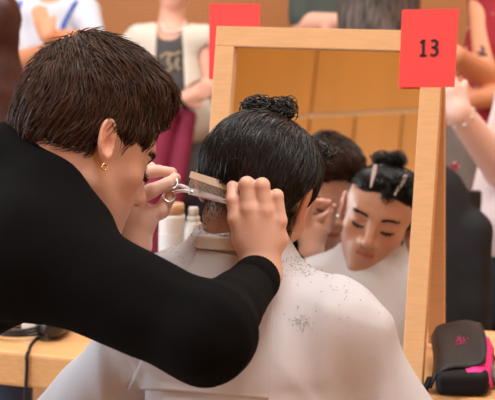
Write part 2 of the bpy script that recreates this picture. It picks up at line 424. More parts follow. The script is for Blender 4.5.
# ------------------------------------------------------------ heads
def head_sdf(q, wide=1., nose=1., lips=1., top=1., pin=0.):
    """q local: x right, y forward, z up; origin between the ears"""
    q = q.astype(np.float32); zz = q[..., 2]; zz = np.where(zz > .03, .03+(zz-.03)*top, zz); a = np.stack([np.abs(q[..., 0])/wide, q[..., 1], zz], -1)
    d = ell(a, (0, -.018, .042), (.0755, .098, .086))
    d = smin(d, ell(a, (0, .034, .03), (.062, .060, .062)), .03)
    d = smin(d, ell(a, (0, .034, -.028), (.053, .058, .070)), .03)
    d = smin(d, cap(a, (.048, .008, -.052), (.014, .072, -.098), .017, .014), .030)
    d = smin(d, ell(a, (0, .079, -.098), (.019, .014, .014)), .018)
    d = smin(d, ell(a, (0, .066, -.062), (.032, .028, .034)), .025)
    d = smin(d, ell(a, (.043, .054, -.020), (.017, .021, .016)), .022)
    d = smin(d, cap(a, (.008, .086, .021), (.036, .078, .026), .0085, .0075), .014)
    d = smax(d, -ell(a, (.032, .102, .005), (.0195, .0195, .0125)), .012)
    d = smin(d, ell(a, (.0325, .0725, .001), (.0145, .0132, .0118)), .003)
    n = cap(a, (0, .0885, .014), (0, .1095, -.031), .0068, .0092)
    n = smin(n, ell(a, (0, .1105, -.034), (.0095, .0095, .0085)), .008)
    n = smin(n, ell(a, (.0115, .096, -.037), (.0075, .0105, .0075)), .006)
    d = smin(d, n, .010)
    d = smax(d, -ell(a, (.0065, .1015, -.0445), (.0035, .0055, .004)), .003)
    u = cap(a, (0, .0975, -.0575), (.019, .0865, -.0625), .0042*lips, .0022)
    l = cap(a, (0, .0955, -.0675), (.016, .0865, -.0645), .0052*lips, .0025)
    d = smin(d, u, .006); d = smin(d, l, .006)
    d = smax(d, -cap(a, (0, .1035, -.0625), (.021, .0925, -.0635), .0012), .0025)
    # ear
    ec = A(.0765*wide-pin, -.008, -.002)
    al = math.radians(12); cz, sz = math.cos(math.radians(13)), math.sin(math.radians(13))
    e = a-ec; e1 = e[..., 0]*cz-e[..., 1]*sz*-1; ey = -e[..., 0]*sz+e[..., 1]*cz
    ee = np.stack([e[..., 0]*cz+e[..., 1]*sz, ey, e[..., 2]], -1)
    ee[..., 1] = ee[..., 1]+ee[..., 2]*.22
    ee = ee*1.14
    er = ell(ee, (.006, -.008, .002), (.0052, .0175, .031))
    er = smin(er, cap(ee, (.004, .0, -.024), (.004, -.001, -.03), .0055, .0055), .008)
    th = np.arctan2(ee[..., 2]-.004, -(ee[..., 1]+.008))
    ring = np.hypot(np.hypot(ee[..., 2]-.004, (ee[..., 1]+.008)*1.65)-.0275, ee[..., 0]-.009)-.0032
    ring = np.where(ee[..., 1] > .006, ring+.02*(ee[..., 1]-.006)/.02, ring)
    er = smin(er, ring, .004)
    er = smax(er, -ell(ee, (.0125, -.006, -.004), (.0075, .0085, .0125)), .004)
    er = smax(er, -ell(ee, (.014, -.011, .012), (.006, .007, .010)), .004)
    return smin(d, er, .006)
def frame3(F, U):
    F = unit(F); U = unit(np.array(U)-F*(np.array(U)@F)); return np.array([np.cross(F, U), F, U])
def skin_color(q, base, lip, red=1., stub=0.):
    a = np.abs(q[:, 0]); y, z = q[:, 1], q[:, 2]
    col = np.tile(np.array(base), (len(q), 1))
    def mix(m, c): col[:] = col*(1-m[:, None])+np.array(c)*m[:, None]
    g = lambda cx, cy, cz, s: np.exp(-((a-cx)**2+(y-cy)**2+(z-cz)**2)/(2*s*s))
    rd = np.array(base)*np.array([1.02, .62, .55])
    mix(.45*red*g(.042, .07, -.03, .018), rd); mix(.5*red*g(0, .11, -.033, .009), rd)
    mix(np.clip(.7*red*g(.088, -.016, 0, .02)*(a > .074), 0, 1), rd)
    if stub:
        m = np.clip((-z-.038)/.02, 0, 1)*np.clip((y+.01)/.03, 0, 1)*(1-np.exp(-((z+.063)/.008)**2)*(a < .026))
        m = m*(z > -.125)
        mix(stub*m, np.array(base)*np.array([.42, .42, .5]))
        mix(stub*.4*np.exp(-((z+.05)/.006)**2)*(a < .024)*(y > .08), np.array(base)*.5)
    lw = np.exp(-(((z+.0625)/.0078)**4))*(1/(1+np.exp((a-.0205)/.0016)))*(y > .082)
    mix(.8*lw, lip)
    mix(np.exp(-(((z+.0628)/.0014)**2))*(a < .021)*(y > .08)*.7, np.array(lip)*.25)
    return col
def ray_to(f, P, D, far=.3, n=60):
    P = P.astype(np.float32).copy(); D = np.asarray(D, np.float32)
    for _ in range(n): P = P+D*np.clip(f(P), -.01, .03)[:, None]*.9
    return P
def face_bits(parent, o, B, f, hairmat, brow_seed, open_eye=0.):
    """eyebrows and lash lines, laid on the face surface"""
    L2W = lambda q: np.asarray(q)@B+o
    for s in (-1, 1):
        n = 150; rs = np.random.RandomState(brow_seed+s); t = rs.rand(n)
        x = .0135+.034*t; z = .0172+.0035*np.sin(t*2.8)-.001*t+(rs.rand(n)-.5)*.0052*(1-.6*t)
        P = ray_to(f, L2W(np.stack([s*x, np.full(n, .13), z], 1)), -B[1])
        d = (B[0]*s*1.0+B[2]*.25)[None]*np.ones((n, 1))
        st = grow(f, P, lambda p: np.tile(B[0]*s+B[2]*.05, (len(p), 1)), .0085, 4, .0004, .0012, 3, jit=.22)
        V, F = strand_mesh(st, .00045, .0002, rs.randn(n, 3)); mesh_obj('eyebrow', V, F, hairmat, parent)
        t = np.linspace(-1, 1, 15); x = .0325+.0140*t; z = -.0050-.0030*(1-t*t)+.001*t
        P = ray_to(f, L2W(np.stack([s*x, np.full(15, .13), z], 1)), -B[1])+B[1]*.0004
        V, F = tube(P, .0014*(1-.55*np.abs(t)**3), 6); rs = np.random.RandomState(7); k = rs.rand(60)*14; i0 = np.minimum(k.astype(int), 13); Q = P[i0]+(P[i0+1]-P[i0])*(k-i0)[:, None]
        dn = -B[2]*.8+B[1]*.6; st = np.stack([Q, Q+dn*.0022, Q+(dn+B[1]*.35)*.0042+B[0]*s*.0006, Q+(dn+B[1]*.8)*.0058+B[0]*s*.0014], 1)
        V2, F2 = strand_mesh(st, .0004, .00012, rs.randn(60, 3)); V, F = joinm([(V, F), (V2, F2.tolist())])
        mesh_obj('eyelashes', V, F, hairmat, parent)

# ------------------------------------------------------------ hands
def chain(p, pts, rad, d=None, k=.004):
    for i in range(len(pts)-1):
        c = cap(p, pts[i], pts[i+1], rad[i], rad[i+1]); d = c if d is None else smin(d, c, k)
    return d
def hand_sdf(p, H, seg=.004):
    """H: wrist, palm joints and finger chains in world space"""
    d = None
    for a, b, ra, rb in H['palm']:
        c = cap(p, a, b, ra, rb); d = c if d is None else smin(d, c, .012)
    for pts, rad in H['fingers']:
        c = chain(p, pts, rad, None, .003)
        for j in pts[1:-1]: pass
        d = smin(d, c, seg)
    return d
SK_BARBER = srgb(222, 180, 160); SK_CLIENT = srgb(200, 153, 128)

# near hand, holding the comb against the nape
def P_(*a): return [pt(*x) for x in a]
wrN = pt(261, 274, 1.335)
mcp = P_((236, 219, 1.325), (249, 209, 1.318), (265, 211, 1.318), (279, 221, 1.325))
nearH = {'palm': [(wrN, mcp[0], .021, .0115), (wrN, mcp[1], .021, .0125), (wrN, mcp[2], .021, .012), (wrN, mcp[3], .021, .011),
                  (pt(243, 240, 1.335), pt(279, 240, 1.335), .014, .013)],
         'fingers': [([mcp[0], pt(233, 200, 1.325), pt(232.5, 187, 1.338), pt(233, 185, 1.350)], [.0105, .0088, .0078, .0072]),
                     ([mcp[1], pt(247, 184.5, 1.318), pt(244, 184, 1.350), pt(243, 196, 1.364)], [.0115, .0108, .0088, .008]),
                     ([mcp[2], pt(262, 185.5, 1.316), pt(259, 184, 1.348), pt(257, 197, 1.362)], [.0112, .0104, .0088, .008]),
                     ([mcp[3], pt(276.5, 196, 1.322), pt(274, 195, 1.350), pt(271, 206, 1.362)], [.0105, .0092, .008, .0072]),
                     ([pt(246, 250, 1.350), pt(240, 226, 1.368), pt(235, 207, 1.366), pt(231, 196, 1.362)], [.014, .012, .0105, .009])]}
# far hand, working the scissors
wrF = pt(132, 246, 1.425)
mF = P_((128, 187, 1.440), (134, 203, 1.410), (140, 214, 1.410), (148, 178, 1.465))
farH = {'palm': [(wrF, pt(130, 203, 1.420), .021, .016), (wrF, pt(146, 214, 1.425), .020, .016), (wrF, mF[0], .020, .0125), (pt(124, 225, 1.430), pt(142, 222, 1.425), .020, .019)],
        'fingers': [([pt(131, 190, 1.445), pt(137, 174, 1.450), pt(158, 171, 1.450), pt(172, 172.5, 1.450)], [.0115, .0098, .0085, .0075]),
                    ([pt(131, 201, 1.417), pt(151, 191, 1.410), pt(167, 184, 1.425), pt(175.5, 178.5, 1.440)], [.0125, .0105, .009, .008]),
                    ([pt(130, 182, 1.465), pt(138, 168, 1.475), pt(149, 167, 1.475), pt(158, 172, 1.465)], [.010, .0092, .0085, .0075]),
                    ([pt(145, 218, 1.430), pt(161, 211, 1.430), pt(168, 199, 1.435), pt(173, 187, 1.443)], [.0145, .0115, .0095, .0085])]}

# ------------------------------------------------------------ barber
BO = pt(85, 147, 1.29)
BB = frame3(c2w((.74, -.40, .53)), c2w((.33, .88, .26)))
nk0 = BO+np.array([0, -.028, -.045])@BB; nkB = pt(30, 186, 1.29)
def barber_head(p):
    d = head_sdf((p-BO.astype(np.float32))@BB.T.astype(np.float32)*np.float32(1.06), 1.0)/1.06
    d = smin(d, cap(p, nk0, nkB, .054, .060), .03)
    return d
barber = thing('person', 'dark-haired person in a black jumper leaning in with scissors and comb', 'person', (pt(-275, 410, 1.3)[0], pt(-275, 410, 1.3)[1], 0))
parts = []
V, F = nets(barber_head, BO-.19, BO+.17, .0024); q = (V-BO)@BB.T
cb = skin_color(q, SK_BARBER, srgb(190, 104, 96), .8, .22); 
parts.append((V, F, cb))
for H, elb in ((nearH, pt(224, 330, 1.20)), (farH, pt(100, 292, 1.42))):
    w0 = H['palm'][0][0]; fa = w0+unit(elb-w0)*.085
    fh = lambda p, H=H, w0=w0, fa=fa: smin(hand_sdf(p, H), cap(p, w0, fa, .0235, .029), .018)
    allp = np.array([x for f_ in H['fingers'] for x in f_[0]]+[w0, fa])
    V, F = nets(fh, allp.min(0)-.03, allp.max(0)+.03, .0016)
    c = np.tile(np.array(SK_BARBER), (len(V), 1)); rd = np.array(SK_BARBER)*np.array([1.0, .66, .6])
    for pts, rad in H['fingers']:
        for j, wgt in ((0, .22), (1, .30), (2, .25), (-1, .5)):
            m = wgt*np.exp(-((V-pts[j])**2).sum(1)/(2*.008**2)); c = c*(1-m[:, None])+rd*m[:, None]
    parts.append((V, F, c))
nv = 0; Vs, Fs, Cs = [], [], []
for V, F, c in parts: Vs.append(V); Fs.append(F+nv); Cs.append(c); nv += len(V)
b_body = mesh_obj('body', np.concatenate(Vs), np.concatenate(Fs), M_skin, barber, np.concatenate(Cs))
face_bits(barber, BO, BB, barber_head, M_hair_brown, 5)
# sweater
shN, shF = pt(28, 250, 1.17), pt(48, 232, 1.44)
elN = pt(206, 334, 1.10); elF = pt(100, 292, 1.42)
wN = wrN+unit(elN-wrN)*.030; wF = wrF+unit(elF-wrF)*.03
chest, pelv = pt(-22, 238, 1.27), pt(-275, 410, 1.33)
def folds(p, pts, amp, fr, seed):
    return amp*noise(p, fr, seed)
nd = unit(nk0-nkB)
def sweater(p):
    d = cap(p, chest, pelv, .118, .14)
    d = smin(d, cap(p, shN, shF, .072, .072), .07)
    d = smin(d, cap(p, pt(30, 190, 1.29), pt(-28, 188, 1.28), .05, .078), .07)
    ar = cap(p, shN+unit(elN-shN)*.0, elN, .073, .055); d = smin(d, ar, .05)
    d = smin(d, smin(cap(p, elN, wN, .052, .0315), cap(p, elN, elN+unit(elN-wN)*.004, .053, .053), .02), .02)
    d = smin(d, smin(cap(p, shF, elF, .065, .05), cap(p, elF, wF, .05, .032), .02), .03)
    d = smin(d, smin(cap(p, pt(6, 170, 1.26), pt(40, 195, 1.22), .056, .052), cap(p, pt(40, 195, 1.22), pt(70, 238, 1.20), .052, .055), .01), .04)
    c = cap(p, nkB-nd*.06, nkB+nd*.06, .088, .063); c = smax(c, ((p-nkB.astype(np.float32))@nd.astype(np.float32))-.016, .004); d = smin(d, c, .03)
    near_el = np.exp(-((p-elN.astype(np.float32))**2).sum(-1)/(2*.07**2))
    axis = unit(wN-elN).astype(np.float32)
    rip = np.sin((p@axis)*150+noise(p, 14, 3)*3.0)
    d = d+(.0016*rip*near_el)+.0032*noise(p, 17, 2)*(.6+.6*near_el)+.0010*noise(p, 55, 4)
    # neckline opening
    return d
V, F = nets(sweater, np.minimum(pelv, chest)-.25, np.max([shN, shF, wF, wN, elN], 0)+.12, .0055)
sw = mesh_obj('jumper', V, F, M_sweater, barber)
def ringtube(c, ax, R, r, n=40, nn=10, sq=1.0):
    ax = unit(ax); u = unit(np.cross(ax, [.2, 1, .1])); v = np.cross(ax, u)
    return tube([c+R*(math.cos(t)*u+math.sin(t)*v*sq) for t in np.linspace(0, 2*math.pi, n, endpoint=False)], r, nn, True)
def cuff(c, ax, R, ln):
    ax = unit(ax); u = unit(np.cross(ax, [.2, 1, .1])); v = np.cross(ax, u); V = []; n = 180
    prof = [(R-.003, -.002), (R, -.001), (R+.0015, .003), (R+.002, ln*.5), (R+.003, ln), (R-.006, ln)]
    for r, z in prof:
        for k in range(n):
            t = 2*math.pi*k/n; rr = r+.0004*(1 if k % 4 < 2 else -1); V.append(c+ax*z+rr*(math.cos(t)*u+math.sin(t)*v))
    F = [[i*n+k, i*n+(k+1) % n, (i+1)*n+(k+1) % n, (i+1)*n+k] for i in range(len(prof)-1) for k in range(n)]
    return np.array(V), F
mesh_obj('cuff', *cuff(wN-unit(elN-wN)*.010, elN-wN, .0315, .05), M_sweater, sw)
mesh_obj('cuff', *cuff(wF-unit(elF-wF)*.014, elF-wF, .0315, .05), M_sweater, sw)
mesh_obj('collar', *ringtube(nkB+nd*.014, nd, .0625, .0055), M_sweater, sw)
# trousers and shoes down to the floor
def trousers(p):
    d = None
    for s in (-1, 1):
        hip = pelv+np.array([.02*s, .09*s, -.03]); kn = np.array([hip[0]+.06, hip[1]+.05*s, .47]); an = np.array([hip[0]-.02, hip[1]+.04*s, .10])
        c = smin(cap(p, hip, kn, .095, .065), cap(p, kn, an, .065, .05), .02); d = c if d is None else smin(d, c, .04)
    return d+.003*noise(p, 18, 5)
V, F = nets(trousers, pelv-[.25, .3, pelv[2]-.04], pelv+[.25, .3, .12], .01)
mesh_obj('trousers', V, F, mat('dark_denim', srgb(28, 30, 40), .8), barber)
for s in (-1, 1):
    hip = pelv+np.array([.02*s, .09*s, -.03]); an = np.array([hip[0]-.02, hip[1]+.04*s, .05])
    fs = lambda p, an=an: smax(smin(cap(p, an, an+np.array([.17, 0, -.02]), .045, .035), cap(p, an, an+np.array([0, 0, .04]), .045, .045), .02), -(p[..., 2]-.002), .004)
    V, F = nets(fs, an-[.08, .08, .06], an+[.24, .08, .1], .006); mesh_obj('shoe', V, F, M_leather, barber)
# hair
def barber_hair(p):
    q = ((p-BO.astype(np.float32))@BB.T.astype(np.float32)).astype(np.float32)*np.float32(1.06)
    a = np.stack([np.abs(q[..., 0]), q[..., 1], q[..., 2]], -1)
    d = ell(a, (0, -.011, .052), (.088, .103, .108))
    d = smin(d, ell(q, (0, .036, .105), (.066, .060, .038)), .03)          # fuller front
    d = smin(d, ell(a, (0, -.046, .010), (.062, .056, .056)), .03)        # back of the head to the nape
    # bare face and ears
    d = smax(d, -ell(a, (0, .128, -.035), (.30, .088, .122)), .012); d = smax(d, -ell(a, (.09, .050, -.028), (.06, .045, .060)), .008)
    d = smax(d, -ell(a, (.085, .005, -.018), (.04, .036, .040)), .008)
    d = smax(d, -(q[..., 2]+.026-(q[..., 1]+.06)*.1), .01)
    d = d+.0035*noise(q, 60, 8)
    return d
V, F = nets(barber_hair, BO-.2, BO+.2, .004)
hb = mesh_obj('hair', V, F, M_hair_brown, barber)
rs = np.random.RandomState(1)
cr = np.array([0, -.075, .125])@BB+BO
qv = (V-BO)@BB.T
def wsamp(V, w_, n, rs):
    i = rs.choice(len(V), n, p=w_/w_.sum()); return V[i]+rs.randn(n, 3)*.001
outer = (qv[:, 2] > -.085).astype(float)
roots = wsamp(V, outer, 6500, rs)
def flow_b(p):
    q = (p-BO)@BB.T; c = q-np.array([0, -.075, .125])
    d = c.copy(); d[:, 2] -= .02
    d[:, 0] += np.where(q[:, 2] > .09, .03, 0)
    k = np.clip((.07-q[:, 2])/.08, 0, 1)[:, None]
    d = d/np.linalg.norm(d, axis=1, keepdims=True)*(1-k)+np.array([0, -.25, -1.])*k
    d = d+.45*np.stack([noise(q.astype(np.float32), 30, 21), noise(q.astype(np.float32), 30, 22), noise(q.astype(np.float32), 30, 23)], 1)
    return d@BB
ln = .022+.028*rs.rand(len(roots))
qr = (roots-BO)@BB.T; ln = ln*np.where(qr[:, 2] < .0, .45, 1)*np.where(qr[:, 1] > .04, 1.35, 1)
st = grow(barber_hair, roots, flow_b, ln, 6, .0008, .011, 2, jit=.16)
Vh, Fh = strand_mesh(st, .0009, .00025, rs.randn(len(st), 3)); mesh_obj('hair_strands', Vh, Fh, M_hair_brown, hb)
# earring
ep = np.array([.080, -.003, -.034])@BB+BO
mesh_obj('earring', *tube([ep+.0038*(math.cos(t)*BB[1]+math.sin(t)*BB[2]) for t in np.linspace(0, 6.28, 20, endpoint=False)], .0009, 6, True), M_gold, barber)

# ------------------------------------------------------------ client
CO = pt(256, 195, 1.45)
CB = frame3(refl(c2w((-.20, -.20, -.93))), refl(c2w((.235, .93, -.33))))
cnB = pt(246, 268, 1.43)
def client_head(p):
    d = head_sdf((p-CO.astype(np.float32))@CB.T.astype(np.float32)*np.float32(.965), .99, top=1.30, pin=.0035)/.965
    nk = CO+np.array([0, -.030, -.045])@CB
    return smin(d, cap(p, nk, cnB, .050, .056), .025)
client = thing('person', 'dark-haired person seated at the mirror under a white hairdressing cape', 'person', (CO[0], CO[1]-.02, 0))
V, F = nets(client_head, CO-.19, CO+.17, .0022); q = (V-CO)@CB.T
cc = skin_color(q, SK_CLIENT, srgb(176, 98, 88), .9, .30)
# clipped hair of nape and sides: dark stubble on the scalp
fade = np.clip((q[:, 2]+.085+.25*np.clip(q[:, 1]+.03, 0, 1)*2)/.045, 0, 1)*np.clip((.030-q[:, 1])/.02, 0, 1)*(np.abs(q[:, 0]) < .082)
ear_m = (np.abs(q[:, 0]) > .069) & (q[:, 1] > -.045) & (q[:, 1] < .03) & (np.abs(q[:, 2]) < .04)
fade = np.where(ear_m, 0, fade)*(.80+.2*noise(q.astype(np.float32), 120, 3))
cc = cc*(1-.86*fade[:, None])+np.array([.03, .022, .02])*.86*fade[:, None]
# torso, arms and legs under the cape
tn2 = np.array([MN[0], MN[1], 0]); tn2 /= np.linalg.norm(tn2); sd2 = np.array([tn2[1], -tn2[0], 0])
nb = np.array(cnB); hipc = np.array([nb[0]-tn2[0]*.06, nb[1]-tn2[1]*.06, .52])
sh = {s: nb+sd2*s*.130+np.array([0, 0, -.075])+tn2*.01 for s in (-1, 1)}
eb = {s: sh[s]+sd2*s*(.182 if s > 0 else .21)+tn2*.04+np.array([0, 0, -.30]) for s in (-1, 1)}
wrs = {s: eb[s]+tn2*.16-sd2*s*.12+np.array([0, 0, -.13]) for s in (-1, 1)}
def client_torso(p):
    d = cap(p, nb-[0, 0, .13]-tn2*.02, hipc, .105, .125); d = smin(d, cap(p, sh[-1]-tn2*.02, sh[1]-tn2*.02, .042, .042), .06)
    d = smin(d, cap(p, nb, nb-[0, 0, .1], .055, .07), .05)
    for s in (-1, 1):
        d = smin(d, cap(p, sh[s], eb[s], .050, .040), .02); d = smin(d, cap(p, eb[s], wrs[s], .040, .03), .01)
        kn = hipc+tn2*.42+sd2*s*.11; ft = np.array([kn[0], kn[1], .06])
        d = smin(d, cap(p, hipc+sd2*s*.08, kn, .08, .06), .03); d = smin(d, cap(p, kn, ft, .058, .045), .02)
        d = smin(d, cap(p, ft, ft+tn2*.15, .045, .035), .02)
    return d
V2, F2 = nets(client_torso, np.array([nb[0]-.5, nb[1]-.4, .0]), np.array([nb[0]+.5, nb[1]+.75, nb[2]+.1]), .011)
c_body = mesh_obj('body', np.concatenate([V, V2]), np.concatenate([F, F2+len(V)]), M_skin, client, np.concatenate([cc, np.tile(np.array(SK_CLIENT), (len(V2), 1))]))
face_bits(client, CO, CB, client_head, M_hair_black, 9)
# hair
def client_hair(p):
    q = ((p-CO.astype(np.float32))@CB.T.astype(np.float32)).astype(np.float32)
    a = np.stack([np.abs(q[..., 0]), q[..., 1], q[..., 2]], -1)
    d = ell(q, (.006, -.026, .038), (.081, .098, .075))
    d = smin(d, ell(q, (0, .040, .074), (.060, .046, .032)), .03)
    d = smin(d, ell(q, (.006, -.056, .008), (.066, .058, .050)), .03)
    d = smax(d, -ell(a, (0, .130, -.030), (.30, .082, .125)), .010)
    d = smax(d, -ell(a, (.088, -.006, -.014), (.026, .042, .048)), .008)
    d = smax(d, -(q[..., 2]+.034+(q[..., 1])*.12), .008)
    return d+.003*noise(q, 55, 18)
V, F = nets(client_hair, CO-.2, CO+.2, .004)
hc = mesh_obj('hair', V, F, M_hair_black, client)
rs = np.random.RandomState(4); q = (V-CO)@CB.T
roots = wsamp(V, (q[:, 2] > -.05).astype(float), 6500, rs)
def flow_c(p):
    q = (p-CO)@CB.T; c = q-np.array([.01, -.035, .15]); d = c/np.linalg.norm(c, axis=1, keepdims=True)
    k = np.clip((.09-q[:, 2])/.06, 0, 1)[:, None]; d = d*(1-k)+np.array([.1, -.1, -1.])*k
    q = q.astype(np.float32)
    return (d+.5*np.stack([noise(q, 28, 31), noise(q, 28, 32), noise(q, 28, 33)], 1))@CB
ln = .022+.03*rs.rand(len(roots)); qr = (roots-CO)@CB.T; ln = np.where(qr[:, 2] < .02, ln*.5, ln)
st = grow(client_hair, roots, flow_c, ln, 6, .0008, .004, 6, jit=.12, curl=.0006)
Vh, Fh = strand_mesh(st, .0008, .00025, rs.randn(len(st), 3)); mesh_obj('hair_strands', Vh, Fh, M_hair_black, hc)
# clipped stubble at nape and sides
q = (np.array([v.co[:] for v in c_body.data.vertices][:len(fade)])-CO)@CB.T
w_ = np.clip(fade, 0, 1)*(q[:, 2] > -.09)
roots = wsamp(q@CB+CO, w_, 5000, rs); zz = (roots-CO)@CB.T[:, 2]
st = grow(client_head, roots, lambda p: np.tile(-CB[2], (len(p), 1)), .003+.009*np.clip((zz+.06)/.04, 0, 1), 3, .0002, .002, 7, jit=.3)
Vh, Fh = strand_mesh(st, .00032, .00015, rs.randn(len(st), 3)); mesh_obj('clipped_hair', Vh, Fh, M_hair_black, hc)
# curls pinned up on the crown and over the forehead
def curls(base, n, R, seed, rad=(.004, .010), spread=1., th=.0011):
    rs = np.random.RandomState(seed); P = []
    for i in range(n):
        o = unit(rs.randn(3)*[1, 1, .6]); c = base+R*np.array([o[0], o[1], o[2]])*spread*rs.rand()**.4
        r = rad[0]+(rad[1]-rad[0])*rs.rand(); u = unit(rs.randn(3)); v = unit(np.cross(u, rs.randn(3))); w = np.cross(u, v)
        t = np.linspace(0, 4.2+3*rs.rand(), 16)[:, None]; P.append(c+r*(np.cos(t)*u+np.sin(t)*v)+w*t*.0022)
    return strand_mesh(np.array(P), th, th*.35, rs.randn(n, 3))
bun = pt(268, 107, 1.43); bq = (bun-CO)@CB.T
lc = lambda a, b, c: np.array([a, b, c])@CB+CO
parts = [curls(pt(258, 107, 1.435), 120, np.array([.018, .02, .010]), 3, (.006, .013)), curls(pt(282, 108, 1.44), 100, np.array([.016, .02, .010]), 4, (.006, .012))]
parts += [curls(pt(270, 113, 1.435), 160, np.array([.030, .025, .009]), 5, (.004, .009))]
Vc = np.concatenate([p_[0] for p_ in parts]); o_ = 0; Fc = []
for p_ in parts: Fc.append(p_[1]+o_); o_ += len(p_[0])
mesh_obj('pinned_curls', Vc, np.concatenate(Fc), M_hair_black, hc)
Vc, Fc = curls(lc(0, .058, .086), 520, np.array([.064, .024, .022]), 8, (.006, .013)); mesh_obj('front_curls', Vc, Fc, M_hair_black, hc)
Vc, Fc = curls(lc(.012, .088, .074), 60, np.array([.012, .008, .012]), 12, (.004, .009)); mesh_obj('forehead_curl', Vc, Fc, M_hair_black, hc)

# the cape
ndc = unit(CO+np.array([0, -.030, -.045])@CB-cnB)
def cape0(p):
    d = cap(p, nb-[0, 0, .15]-tn2*.03, hipc+[0, 0, .02], .120, .20)
    d = smin(d, cap(p, nb-[0, 0, .16]+tn2*.025, hipc+[0, 0, .02], .110, .19), .05)
    d = smin(d, cap(p, sh[-1]-tn2*.015, sh[1]-tn2*.015, .058, .058), .08)
    for s in (-1, 1): d = smin(d, cap(p, nb+[0, 0, -.035], nb+sd2*s*.11-[0, 0, .075], .050, .050), .04)
    c = cap(p, nb-ndc*.06, nb+ndc*.09, .080, .0600); c = smax(c, ((p-nb.astype(np.float32))@ndc.astype(np.float32))-.066, .004)
    c = smin(c, cap(p, pt(216, 263, 1.44), pt(138, 298, 1.46), .044, .046), .03); d = smin(d, c, .05)
    for s in (-1, 1):
        d = smin(d, cap(p, sh[s], eb[s]+sd2*s*.02, .058, .070), .05)
        d = smin(d, cap(p, eb[s]+sd2*s*.02, eb[s]+sd2*s*.09-[0, 0, .3]+tn2*.05, .070, .09), .08)
        d = smin(d, cap(p, eb[s], wrs[s], .06, .05), .06)
        d = smin(d, cap(p, hipc+sd2*s*.12+[0, 0, .06], hipc+tn2*.36+sd2*s*.13+[0, 0, .0], .09, .07), .08)
    return d
def cape(p):
    d = cape0(p); x = (p-nb.astype(np.float32)); lat = x@sd2.astype(np.float32); z = x[..., 2]; r = np.hypot(lat, z)
    ang = np.arctan2(lat, -z+.02)
    fl = np.clip((r-.07)/.25, 0, 1)
    fold = np.abs(np.sin(ang*5.2+.9*noise(p, 4.5, 41)))-.5
    d = d+.013*fl*fold+.0065*fl*noise(p, 11, 42)
    for c0, wd_, hh in ((.036, .010, .007), (.135, .016, .010), (-.07, .012, .006), (.21, .014, .009)):
        u_ = lat-c0-.05*np.clip(-z-.1, 0, .6)*np.sign(c0); d = d-hh*fl*np.exp(-(u_/wd_)**2)
    d = d+.0016*noise(p, 34, 43)
    ps = p*np.array([1, 1, .45], np.float32)
    cr = np.abs(noise(ps, 9, 45)); d = d-.007*np.exp(-(cr/.14)**2)*fl; cr = np.abs(noise(ps, 17, 46)); d = d-.0035*np.exp(-(cr/.12)**2)*fl
    return smax(d, -(p[..., 2]-.50), .01)
lo = np.array([nb[0]-.5, nb[1]-.42, .46]); hi = np.array([nb[0]+.52, nb[1]+.68, nb[2]+.08])
V, F = nets(cape, lo, hi, .0055)
cp = mesh_obj('cape', V, F, M_cape, client)
mesh_obj('cape_collar', *ringtube(cnB+ndc*.064, ndc, .0585, .0035), M_cape, cp)
def on_cape(px, py, off=.0015):
    r = unit(c2w(((px-247.5)/FPX, (200-py)/FPX, 1))); P = (ORG+r*1.1)[None]
    P = ray_to(cape, P, r, n=120)
    return (P+grad(cape, P)*off)[0]
def patch(px, nu=14, nvv=20, off=.0018):
    a, b, c, d = [np.array(x, float) for x in px]; G = []
    for j in range(nvv+1):
        for i in range(nu+1):
            u, v = i/nu, j/nvv; q = (a*(1-u)+b*u)*(1-v)+(d*(1-u)+c*u)*v; G.append(q)
    r = np.array([unit(c2w(((x-247.5)/FPX, (200-y)/FPX, 1))) for x, y in G]).astype(np.float32); P = (ORG+r*1.12).astype(np.float32)
    for _ in range(140): P = P+r*np.clip(cape(P), -.01, .03)[:, None]*.8
    Vv = np.concatenate([P+grad(cape, P, .004)*off, P-grad(cape, P, .004)*.0005]); m = len(G); W_ = nu+1
    Ff = []
    for j in range(nvv):
        for i in range(nu): k = j*W_+i; Ff += [[k, k+W_, k+W_+1, k+1], [k+m, k+1+m, k+W_+1+m, k+W_+m]]
    rim = [i for i in range(W_)]+[j*W_+nu for j in range(1, nvv+1)]+[nvv*W_+i for i in range(nu-1, -1, -1)]+[j*W_ for j in range(nvv-1, 0, -1)]
    for i in range(len(rim)): a_, b_ = rim[i], rim[(i+1) % len(rim)]; Ff.append([a_, b_, b_+m, a_+m])
    return Vv, Ff
mesh_obj('cape_flap', *patch([(200, 249), (276, 262), (268, 399), (128, 388)], 40, 50, .0035), M_cape, cp)
mesh_obj('neck_band', *patch([(200, 236), (240, 238), (238, 251), (197, 249)], 14, 8, .006), M_strip, cp)
# cut hairs on the cape
rs = np.random.RandomState(77); pts2 = []
cent = [(168, 246, 14, 5, 70), (218, 234, 16, 4, 60), (205, 231, 10, 4, 60), (318, 268, 20, 6, 150), (302, 322, 5, 4, 30), (305, 258, 16, 4, 90), (345, 285, 20, 12, 30), (185, 270, 25, 15, 20), (75, 345, 10, 5, 24), (300, 300, 20, 25, 16)]
for (x, y, sx, sy, n) in cent: pts2.append(rs.randn(n, 2)*[sx, sy]+[x, y])
pts2 = np.concatenate(pts2); r = np.array([unit(c2w(((x-247.5)/FPX, (200-y)/FPX, 1))) for x, y in pts2]).astype(np.float32); P = (ORG+r*1.12).astype(np.float32)
for _ in range(140): P = P+r*np.clip(cape(P), -.01, .03)[:, None]*.8
ok = np.abs(cape(P)) < .002; P = P[ok]; g = grad(cape, P, .003); d = np.cross(g, rs.randn(len(P), 3)); d /= np.linalg.norm(d, axis=1, keepdims=True)
L = (.0007+.0014*rs.rand(len(P)))[:, None]; P = P+g*.0022+0*L
st = np.stack([P-d*L, P-d*L*.3+g*.0004, P+d*L*.3+g*.0006, P+d*L], 1)
Vh, Fh = strand_mesh(st, .00034, .0002, rs.randn(len(st), 3))
tag(mesh_obj('hair_clippings', Vh, Fh, M_hair_black), 'loose dark cut hairs scattered over the white cape', 'cut hair', kind='stuff')

